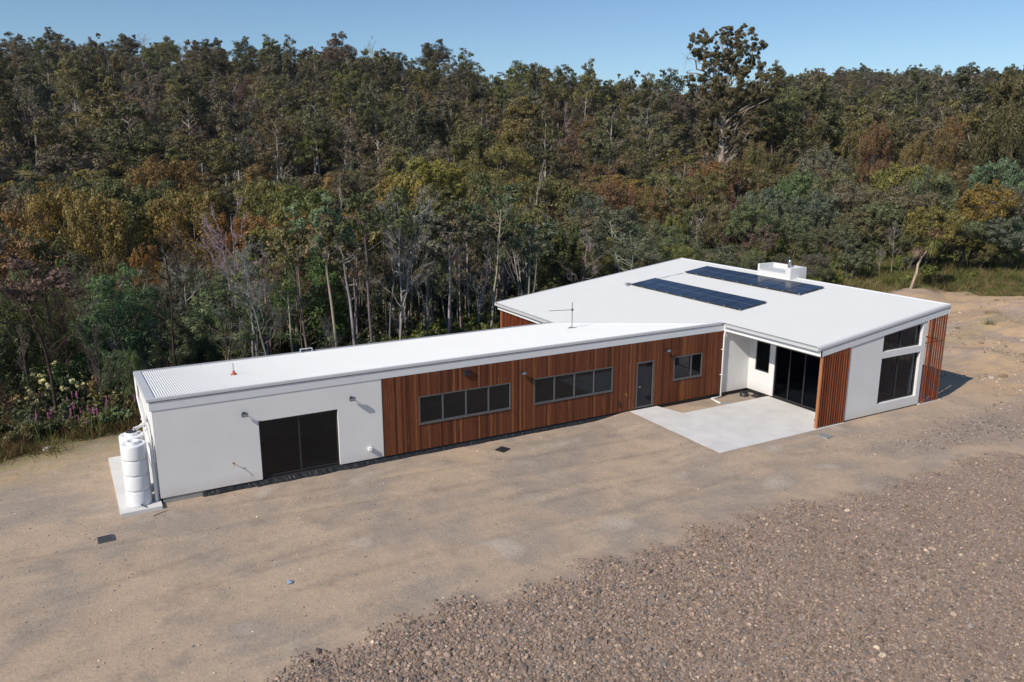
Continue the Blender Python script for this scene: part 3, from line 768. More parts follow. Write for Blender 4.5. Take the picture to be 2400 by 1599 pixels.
MB().box(-.03, -.05, -.09, .03, 0, .09).tube([(0, -.03, .02), (0, -.09, .02)], .02, 8).build('valve_body', M['dark'], t)
# red roof flashing
vx, vy = 3.02, 2.78; t = empty('roof_pipe', (vx, vy, wz(vy) + .01)); tag(t, 'short vent pipe with red rubber flashing on the long low roof', 'vent pipe')
MB().lathe(0, 0, [(.12, 0), (.11, .03), (.06, .06), (.05, .12), (.03, .15)], 20).build('boot', M['red'], t)
MB().tube([(0, 0, .05), (0, 0, .42)], .022, 10).build('pipe', M['steel'], t)
# antenna
ax, ay = 18.36, 3.84; t = empty('tv_antenna', (ax, ay, wz(ay) + .01)); tag(t, 'grey television aerial mast standing on the low white roof', 'antenna')
MB().tube([(0, 0, 0), (0, 0, 1.22)], .017, 8).build('mast', M['midgrey'], t)
MB().box(-.22, -.03, 0, .25, .03, .02).box(-.03, -.2, 0, .03, .2, .02).build('foot', M['midgrey'], t)
mb = MB().tube([(.05, 0, .87), (-1.25, .02, .93)], .011, 6)
for k in range(12):
    x = -.08 - k * .10; mb.tube([(x, -.09, .876 - x * .046), (x, .11, .876 - x * .046)], .004, 5)
mb.box(-.03, -.03, .82, .05, .03, .92)
mb.build('boom', M['midgrey'], t)
# solar panels
ORD = ['first', 'second', 'third', 'fourth', 'fifth', 'sixth', 'seventh', 'eighth', 'ninth', 'tenth']
L_, W_ = 1.72, 1.045
proto = None
tilt = math.atan(SL)
for row, (xc, yb, where) in enumerate([(26.66, .68, 'row nearer the low roof edge'), (30.38, .48, 'row beside the chimney')]):
    for k in range(8):
        yc = yb + W_ * (k + .5) + .018 * k
        if k == 0: lab = 'blue solar panel at the near end of the %s' % where
        elif k == 7: lab = 'blue solar panel at the far end of the %s' % where
        else: lab = '%s blue solar panel from the near end of the %s' % (ORD[k], where)
        if proto is None:
            t = bpy.data.objects.new('solar_panel', None); COL.objects.link(t)
            a = L_ / 2; b = W_ / 2
            MB().box(-a, -b, .06, a, -b + .012, .10).box(-a, b - .012, .06, a, b, .10).box(-a, -b + .012, .06, -a + .012, b - .012, .10).box(a - .012, -b + .012, .06, a, b - .012, .10).box(-a + .02, -b + .015, .065, a - .02, b - .015, .075).build('frame', M['dark'], t)
            MB().box(-a + .012, -b + .012, .088, a - .012, b - .012, .096).build('cells', M['cells'], t)
            for xr in (-a * .6, a * .6): MB().box(xr, -b - .009, .02, xr + .04, b + .009, .059).build('rail', M['galv'], t)
            MB().box(-a - .03, -b - .012, .03, -a - .001, -b + .03, .11).build('clamp', M['galv'], t)
            proto = t; o = t
        else:
            o = proto.copy(); COL.objects.link(o)
            for chd in proto.children:
                c2 = chd.copy(); COL.objects.link(c2); c2.parent = o
        o.location = (xc, yc, pz(xc) + .03); o.rotation_euler = (0, -tilt, 0)
        tag(o, lab, 'solar panel', 'solar panels on the main roof')
t = empty('roof_isolator', (25.66, 9.28, pz(25.66) + .03)); tag(t, 'small grey isolator box beside the far end of the lower panel row', 'electrical box')
MB().box(-.13, -.10, 0, .13, .10, .14).build('box_body', M['galv'], t, bevel=.01); MB().box(-.15, -.12, .14, .15, .12, .155).build('lid', M['galv'], t)
o = MB().tube([(26.4, 9.25, pz(26.4) + .05), (28.0, 9.12, pz(28.0) + .05), (29.5, 9.0, pz(29.5) + .05)], .012, 6).build('conduit', M['galv'])
tag(o, 'thin grey conduit running between the two solar panel rows', 'conduit')
# tanks
def tank(x, y, label, hat):
    t = empty('water_tank', (x, y, -.085)); tag(t, label, 'tank', 'white water tanks beside the end wall')
    R = .385; prof = [(0.001, 0), (R - .01, 0), (R, .02)]
    for k in range(4):
        z = k * .515
        prof += [(R, z + .06), (R, z + .475), (R - .004, z + .49), (R - .03, z + .50), (R - .03, z + .515), (R - .004, z + .525)] if k < 3 else [(R, z + .06), (R, z + .45), (R - .01, z + .485), (R - .05, z + .50), (R - .12, z + .49), (.19, z + .47)]
    b = MB().lathe(0, 0, prof, 48).build('tank_body', M['tank'], t)
    m = MB().lathe(0, 0, [(.19, 2.0), (.19, 2.11), (.185, 2.125), (.15, 2.125), (.15, 2.09), (.001, 2.085)], 36).build('neck', M['tank'], t)
    if hat: MB().lathe(0, 0, [(.165, 2.10), (.165, 2.14), (.14, 2.145), (.001, 2.13)], 30).build('strainer', M['dark'], t)
    else:
        MB().tube([(.05, -.38, .05), (.07, -.44, .05), (.16, -.54, .03)], .018, 8).box(.02, -.45, .07, .06, -.41, .11).build('outlet_valve', M['dark'], t)
    return t
tank(-.62, .22, 'front white ribbed tank, standing at the near edge of the concrete pad', False)
tank(-.60, 1.15, 'rear white ribbed tank with black strainer and pipes running into it', True)
# drain grates
def grate(x, y, rz, w_, d_, mat, label, name='drain_grate', hump=0.):
    t = empty(name, (x, y, float(height(x, y))), rz); tag(t, label, 'drain cover', 'drain covers in the yard')
    mb = MB().box(-w_, -d_, -.05, w_, -d_ + .03, .035).box(-w_, d_ - .03, -.05, w_, d_, .035).box(-w_, -d_ + .03, -.05, -w_ + .03, d_ - .03, .035).box(w_ - .03, -d_ + .03, -.05, w_, d_ - .03, .035)
    mb.build('frame', M[mat], t)
    mb = MB(); n = 16
    for k in range(n):
        xx = -w_ + .04 + (2 * w_ - .08) * k / (n - 1); mb.box(xx - .006, -d_ + .031, .0, xx + .006, d_ - .031, .03)
    for yy in (-d_ * .33, d_ * .33): mb.box(-w_ + .031, yy - .006, .005, w_ - .031, yy + .006, .028)
    mb.build('bars', M[mat], t)
    MB().box(-w_ + .03, -d_ + .03, -.02, w_ - .03, d_ - .03, .002).build('sump', M['dark'] if mat != 'galv' else M['midgrey'], t)
grate(-1.71, -1.82, .05, .22, .21, 'midgrey', 'grey slotted drain grate in the dirt in front of the tank pad')
grate(12.04, -1.08, .45, .22, .20, 'dark', 'black plastic drain cover in the dirt below the first long window')
grate(23.92, -6.26, .15, .22, .21, 'galv', 'pale steel drain grate in the dirt below the timber screen')
grate(23.72, -.95, .1, .19, .19, 'galv', 'pale steel drain grate beside the patio at the end of the white pipe')
t = empty('bucket_sump', (25.3, -.42, -.2)); tag(t, 'round black sump pot sunk in dirt in the house corner', 'sump')
MB().lathe(0, 0, [(.20, -.05), (.20, .17), (.17, .18), (.16, .0), (.001, .0)], 26).build('pot', M['dark'], t)
MB().box(-.2, -.012, .12, .2, .012, .18).build('rim_bar', M['dark'], t)
o = MB().box(25.55, -.95, -.22, 25.85, -.62, -.13).build('ground_plate', M['dark']); tag(o, 'flat black plastic lid lying in the dirt by the sump pot', 'lid')
o = MB().tube([(-.35, -.82, -.17), (.12, -.62, -.16)], [.018, .014], 6).build('wood_offcut', M['stickwood']); tag(o, 'pale wooden offcut lying in the dirt in front of the tanks', 'stick')
o = MB().add([(2.38, -6.98, -.19), (2.52, -6.99, -.16), (2.60, -6.86, -.19), (2.45, -6.84, -.13), (2.40, -6.90, -.18)], [(0, 1, 3, 4), (1, 2, 3)]).build('plastic_scrap', M['bluebit']); tag(o, 'scrap of light blue plastic on the open sandy yard', 'litter')
M['lightbulb'] = NT('warm_bulb'); _t = M['lightbulb']; _e = _t.n('ShaderNodeEmission', {'Color': (1, .72, .4, 1), 'Strength': 6}); _t.t.links.new(_e.outputs[0], _t.out.inputs[0]); M['lightbulb'] = _t.m
t = empty('downlight', (26.6, -.75, 2.62)); tag(t, 'lit warm ceiling lamp seen through the tall window beside the patio', 'lamp')
MB().tube([(0, 0, .02), (0, 0, .36)], .006, 6).lathe(0, 0, [(.07, -.02), (.05, .03), (.012, .05)], 16).build('lamp_shade', M['dark'], t)
MB().lathe(0, 0, [(.001, -.06), (.03, -.045), (.035, -.02), (.02, .0), (.001, .01)], 14).build('bulb', M['lightbulb'], t)
# ------------------------------------------------------------------ vegetation
def unit(v): return v / np.maximum(np.linalg.norm(v, axis=-1, keepdims=True), 1e-9)
class Grow:
    """numpy store for the wood (tubes) and leaves of one plant"""
    def __init__(s, seed): s.g = np.random.default_rng(seed); s.tv = []; s.tq = []; s.n = 0; s.lc = []; s.lv = []; s.ln = []; s.ls = []
    def tube(s, pts, r0, r1, k=6):
        pts = np.asarray(pts, float); m = len(pts); rad = np.linspace(1, 0, m) ** .9 * (r0 - r1) + r1
        d = np.gradient(pts, axis=0); d = unit(d)
        ref = np.where(np.abs(d[:, 2:3]) < .9, np.array([[0, 0, 1.]]), np.array([[1., 0, 0]]))
        a = unit(np.cross(d, ref)); b = np.cross(d, a)
        t = np.arange(k) * 2 * np.pi / k
        V = pts[:, None] + (a[:, None] * np.cos(t)[None, :, None] + b[:, None] * np.sin(t)[None, :, None]) * rad[:, None, None]
        i = np.arange(m - 1)[:, None] * k; j = np.arange(k)[None]; j2 = (j + 1) % k
        q = np.stack([i + j, i + j2, i + k + j2, i + k + j], -1).reshape(-1, 4) + s.n
        s.tv.append(V.reshape(-1, 3)); s.tq.append(q); s.n += m * k
    def limb(s, p0, p1, r0, r1, wob=.08, m=5, k=5, sag=0.):
        p0 = np.array(p0, float); p1 = np.array(p1, float); L = np.linalg.norm(p1 - p0)
        t = np.linspace(0, 1, m)[:, None]
        P = p0 + (p1 - p0) * t; P[:, 2] += sag * L * np.sin(np.pi * t[:, 0])
        w = s.g.normal(0, wob * L, (m, 3)); w[0] = 0; w[-1] = 0; P += w
        s.tube(P, r0, r1, k); return P
    def ribbons(s, p, d, L, w):
        """thin bare twigs as crossed flat strips"""
        p = np.asarray(p); d = unit(np.asarray(d)); a = unit(np.cross(d, s.g.normal(size=d.shape))) * w[:, None]
        V = np.stack([p - a, p + a, p + d * L[:, None] + a * .3, p + d * L[:, None] - a * .3], 1)
        q = np.arange(len(p) * 4).reshape(-1, 4) + s.n
        s.tv.append(V.reshape(-1, 3)); s.tq.append(q); s.n += len(p) * 4
    def lobe(s, c, R, n, size, sub=9, flat=.8, tone=0., up=.25, asp=.45):
        """one foliage lobe: leaves around small knots on the lobe's shell"""
        g = s.g; c = np.array(c, float); flat = .95
        d = unit(g.normal(size=(sub, 3)) + np.array([0, 0, up])); kc = c + d * R * (g.uniform(.45, .95, (sub, 1))) * np.array([1, 1, flat])
        kr = R * g.uniform(.32, .52, sub)
        w = g.integers(0, sub, n); dd = unit(g.normal(size=(n, 3)) + np.array([0, 0, .15]))
        rr = kr[w] * g.uniform(.3, 1., n) ** .4
        p = kc[w] + dd * rr[:, None] * np.array([1, 1, .85])
        s.lc.append(p); s.ln.append(unit(dd + .5 * d[w] + g.normal(0, .38, (n, 3)))); s.ls.append(size * g.uniform(.6, 1.35, n))
        kt = g.normal(0, .10, sub)
        s.lv.append(np.clip(.5 + tone + kt[w] + g.normal(0, .13, n), 0, 1))
        s.asp = asp
    def crown_mesh(s, name, mat):
        p = np.vstack(s.lc); n = np.vstack(s.ln); z = np.concatenate(s.ls); lv = np.concatenate(s.lv)
        a = unit(np.cross(n, s.g.normal(size=n.shape))); b = np.cross(n, a)
        h = z[:, None] * .5
        V = np.stack([p - a * h, p + b * h * s.asp, p + a * h, p - b * h * s.asp], 1).reshape(-1, 3)
        return npmesh(name, V, np.arange(len(p) * 4).reshape(-1, 4), mat, lv)
    def wood_mesh(s, name, mat): return npmesh(name, np.vstack(s.tv), np.vstack(s.tq), mat, smooth=True)
    def joined(s, name, m_wood, m_leaf):
        if not s.lc: return s.wood_mesh(name, m_wood)
        p = np.vstack(s.lc); n = np.vstack(s.ln); z = np.concatenate(s.ls); lv = np.concatenate(s.lv)
        a = unit(np.cross(n, s.g.normal(size=n.shape))); b = np.cross(n, a); h = z[:, None] * .5
        V = np.stack([p - a * h, p + b * h * s.asp, p + a * h, p - b * h * s.asp], 1).reshape(-1, 3)
        if s.tv:
            tv = np.vstack(s.tv); tq = np.vstack(s.tq)
            q = np.vstack([tq, np.arange(len(V)).reshape(-1, 4) + len(tv)])
            return npmesh(name, np.vstack([tv, V]), q, [m_wood, m_leaf], np.concatenate([np.full(len(tq), .5), lv]), mi=np.concatenate([np.zeros(len(tq)), np.ones(len(lv))]))
        return npmesh(name, V, np.arange(len(V)).reshape(-1, 4), [m_leaf], lv)

KINDS = {
 # h, crown base, width, lobes, lobe r, leaves, leaf size, trunk r, stems, shape
 'round':  dict(h=14, cb=.20, w=10.5, nl=46, lr=1.6, nv=21000, ls=.25, tr=.26, st=1, shell=.66, sub=12),
 'tall':   dict(h=18, cb=.38, w=7.0, nl=24, lr=1.35, nv=12500, ls=.26, tr=.26, st=1, shell=.35, sub=8),
 'open':   dict(h=14, cb=.38, w=8.0, nl=28, lr=1.1, nv=9000, ls=.22, tr=.17, st=2, shell=.45, sub=7),
 'wattle': dict(h=8, cb=.05, w=6.5, nl=46, lr=.95, nv=17000, ls=.19, tr=.10, st=3, shell=.5, sub=9),
 'canopy': dict(h=9, cb=.36, w=7.0, nl=44, lr=1.0, nv=16000, ls=.20, tr=.13, st=2, shell=.5, sub=9),
 'pole':   dict(h=11, cb=.60, w=3.6, nl=9, lr=.75, nv=2200, ls=.22, tr=.10, st=1, shell=.3, sub=6),
 'dark':   dict(h=9, cb=.03, w=4.2, nl=46, lr=.8, nv=13000, ls=.18, tr=.12, st=1, shell=.55, sub=10),
}
def grow(kind, seed, lod=1.):
    k = KINDS[kind]; G = Grow(seed); g = G.g; h, w = k['h'], k['w']
    nst = k['st']; stems = []
    for i in range(nst):
        lean = g.normal(0, .05 * h, 2) if nst == 1 else g.normal(0, .13 * h, 2)
        m = 7; t = np.linspace(0, 1, m)
        P = np.zeros((m, 3)); P[:, 2] = t * h * (.86 if i == 0 else g.uniform(.6, .8)); P[:, :2] = np.outer(t ** 1.3, lean) + np.cumsum(g.normal(0, .008 * h, (m, 2)), 0)
        P[0] = (g.uniform(-.2, .2) * (nst > 1), g.uniform(-.2, .2) * (nst > 1), -1.2)
        G.tube(P, k['tr'] * (1 if i == 0 else .7), .03, 7); stems.append(P)
    zc = h * (1 + k['cb']) / 2; rz = h * (1 - k['cb']) / 2; rx = w / 2
    if kind == 'dark': prof = lambda u: np.sqrt(np.clip(1 - u, 0, 1)) * 1.0 if u > 0 else 1
    nl = max(6, int(k['nl'] * (1 if lod > .5 else .6))); per = int(k['nv'] * lod / nl)
    f = g.uniform(.8, 1.15, 8)
    for i in range(nl):
        for _ in range(30):
            d = unit(g.normal(size=3)); 
            if d[2] < -.55: continue
            rad = g.uniform(k['shell'], 1.) ** .8
            az = math.atan2(d[1], d[0]); ff = f[int((az + math.pi) / (2 * math.pi) * 7.99)]
            p = np.array([d[0] * rx * ff * rad, d[1] * rx * ff * rad, zc + d[2] * rz * rad])
            if kind == 'dark':
                u = (p[2] - h * k['cb']) / (h * (1 - k['cb'])); sc = .35 + .65 * (1 - u) ** .7 if u > .25 else 1
                p[:2] *= sc
            break
        p[:2] += stems[0][-2][:2] * (p[2] / h)
        R = k['lr'] * g.uniform(.7, 1.25) * (.75 if p[2] > .85 * h else 1)
        p[2] = min(p[2], h - R * .5)
        S_ = stems[g.integers(0, nst)]
        za = np.clip(p[2] - np.linalg.norm(p[:2]) * g.uniform(.5, .9) - .5, h * k['cb'] * .55, S_[-1][2] - .1)
        A = np.array([np.interp(za, S_[:, 2], S_[:, c]) for c in range(3)])
        G.limb(A, p, k['tr'] * .32 * (1 - .5 * za / h), .018, .05, 4, 4 if lod > .4 else 3, -.06)
        if lod > .4:
            n = 10; G.ribbons(np.repeat(p[None], n, 0), unit(g.normal(size=(n, 3)) + [0, 0, .3]), R * g.uniform(.8, 1.25, n), np.full(n, .014))
        G.lobe(p, R, per, k['ls'] * (1 if lod > .8 else 1.15), k['sub'] if lod > .8 else 7, .95, g.normal(0, .08), .3, .55 if kind != 'wattle' else .38)
    return G
def grow_bare(seed, h=11., w=6., n1=16, tw=1., stems=1, tr=.15, leafy=0):
    G = Grow(seed); g = G.g
    for s_ in range(stems):
        m = 8; t = np.linspace(0, 1, m); lean = g.normal(0, .07 * h, 2) * (1 if stems == 1 else 2)
        P = np.zeros((m, 3)); P[:, 2] = t * h * g.uniform(.85, 1.); P[:, :2] = np.outer(t ** 1.2, lean) + np.cumsum(g.normal(0, .012 * h, (m, 2)), 0); P[0] = (g.normal(0, .2) * (stems > 1), g.normal(0, .2) * (stems > 1), -1)
        G.tube(P, tr * .8, .02, 7)
        for i in range(n1):
            za = h * g.uniform(.3, .92); A = np.array([np.interp(za, P[:, 2], P[:, c]) for c in range(3)])
            az = g.uniform(0, 2 * np.pi); L = w * .5 * g.uniform(.5, 1.1) * (1.15 - za / h * .7)
            B = A + np.array([math.cos(az) * L, math.sin(az) * L, L * g.uniform(.5, 1.3)])
            Q = G.limb(A, B, tr * .26, .010, .07, 5, 4, 0)
            for j in range(5):
                u = g.uniform(.35, 1); C = A + (B - A) * u; L2 = L * g.uniform(.25, .5)
                D = C + unit((B - A) / L + g.normal(0, .7, 3) + [0, 0, .4]) * L2
                G.limb(C, D, tr * .12, .008, .06, 3, 3)
                n = int(7 * tw); G.ribbons(C + (D - C) * g.uniform(.2, 1, (n, 1)), unit((D - C) / L2 + g.normal(0, .6, (n, 3))), L2 * g.uniform(.4, .9, n), np.full(n, .009))
                if leafy: G.lobe(D, .35, leafy, .15, 3, .8, 0, .2, .5)
    return G

# ---- master meshes
TM = {}
for kd, n in (('round', 5), ('tall', 4), ('open', 4), ('wattle', 5), ('canopy', 4), ('pole', 4), ('dark', 2)):
    for i in range(n):
        G = grow(kd, 100 * len(TM) + i + 7); TM.setdefault(kd, []).append((G.wood_mesh('trunk', M['bark_o']), G.crown_mesh('crown', M['leaf_o'])))
for i in range(5):
    G = grow_bare(900 + i, 11, 6, 15, 1.6, 1 + i % 2, .15); TM.setdefault('bare', []).append((G.wood_mesh('dead_tree', M['bark_o']), None))
for i in range(3):
    G = grow_bare(950 + i, 10, 5.5, 13, 1.0, 1, .13, 22); TM.setdefault('rusty', []).append((G.wood_mesh('trunk', M['bark_o']), G.crown_mesh('crown', M['leaf_o'])))

def sight(c, py):   # bearing (from the survey axis) and slope of a line of sight
    u, v = (c - 1200) / 1863.9, (799.5 - py) / 1863.9
    fh = math.cos(PITCH) + v * math.sin(PITCH); up = v * math.cos(PITCH) - math.sin(PITCH)
    return math.atan2(u, fh), up / math.hypot(fh, u)
def at_col(c, r, py=420):
    b = YAW + sight(c, py)[0]; return CX + r * math.sin(b), CY + r * math.cos(b)
def zpix(c, r, py): return CZ + r * sight(c, py)[1]   # height of the sight line at distance r
COLR = {
 'ochre': (.200, .140, .045), 'orange': (.205, .115, .040), 'brown': (.165, .120, .055), 'olive': (.138, .128, .048), 'dkolive': (.098, .094, .045),
 'golden': (.225, .165, .045), 'bluegreen': (.122, .146, .082), 'green': (.110, .150, .060), 'deepgreen': (.088, .102, .044), 'greybrown': (.145, .122, .080),
 'grey': (.132, .140, .078), 'yellow': (.36, .29, .11), 'red': (.24, .095, .055), 'limegreen': (.165, .170, .048), 'pinkbrown': (.23, .16, .105),
}
KIND_WORD = {'round': ('gum_tree', 'tree'), 'tall': ('gum_tree', 'tree'), 'open': ('gum_tree', 'tree'), 'wattle': ('wattle_tree', 'tree'), 'pole': ('sapling', 'tree'), 'canopy': ('wattle_tree', 'tree'),
             'dark': ('dark_tree', 'tree'), 'bare': ('dead_tree', 'tree'), 'rusty': ('rusty_tree', 'tree')}
COLW = {'ochre': 'ochre', 'orange': 'orange-brown', 'brown': 'brown', 'olive': 'olive', 'dkolive': 'dark olive', 'golden': 'golden', 'bluegreen': 'blue-green', 'green': 'green',
        'deepgreen': 'deep green', 'greybrown': 'grey-brown', 'grey': 'grey-green', 'yellow': 'yellow-flowered', 'red': 'rust-red', 'limegreen': 'yellow-green', 'pinkbrown': 'pinkish-brown'}
BARK = {'pale': (.36, .32, .27), 'mid': (.17, .135, .105), 'dark': (.060, .042, .032), 'grey': (.19, .165, .145)}
TREES = []   # dict(kind, x, y, z, s(height), w, col, bark)
def add_tree(kind, x, y, h, w, col, bark='mid', z=None):
    TREES.append(dict(kind=kind, x=x, y=y, z=float(height(x, y)) if z is None else z, h=h, w=w, col=col, bark=bark))
def hero(kind, c, py_top, r, wpx, col, bark='mid', hmin=3.):
    pr = float(np.interp(c, _pc, [p[1][0][0] for p in PROF]))
    if c > 1650:
        r = max(r, pr + 5)
        if kind == 'wattle' and (r > 76 or c > 1980): kind = 'canopy'
    if kind == 'tall' and r > 300: wpx *= 1.7; r -= 8
    x, y = at_col(c, r, py_top + 60); zt = zpix(c, r, py_top); z = float(height(x, y)); dep = r * math.cos(math.atan((c - 1200) / 1863.9)) * 1.01
    add_tree(kind, x, y, max(zt - z, hmin), wpx / 1863.9 * dep, col, bark, z)
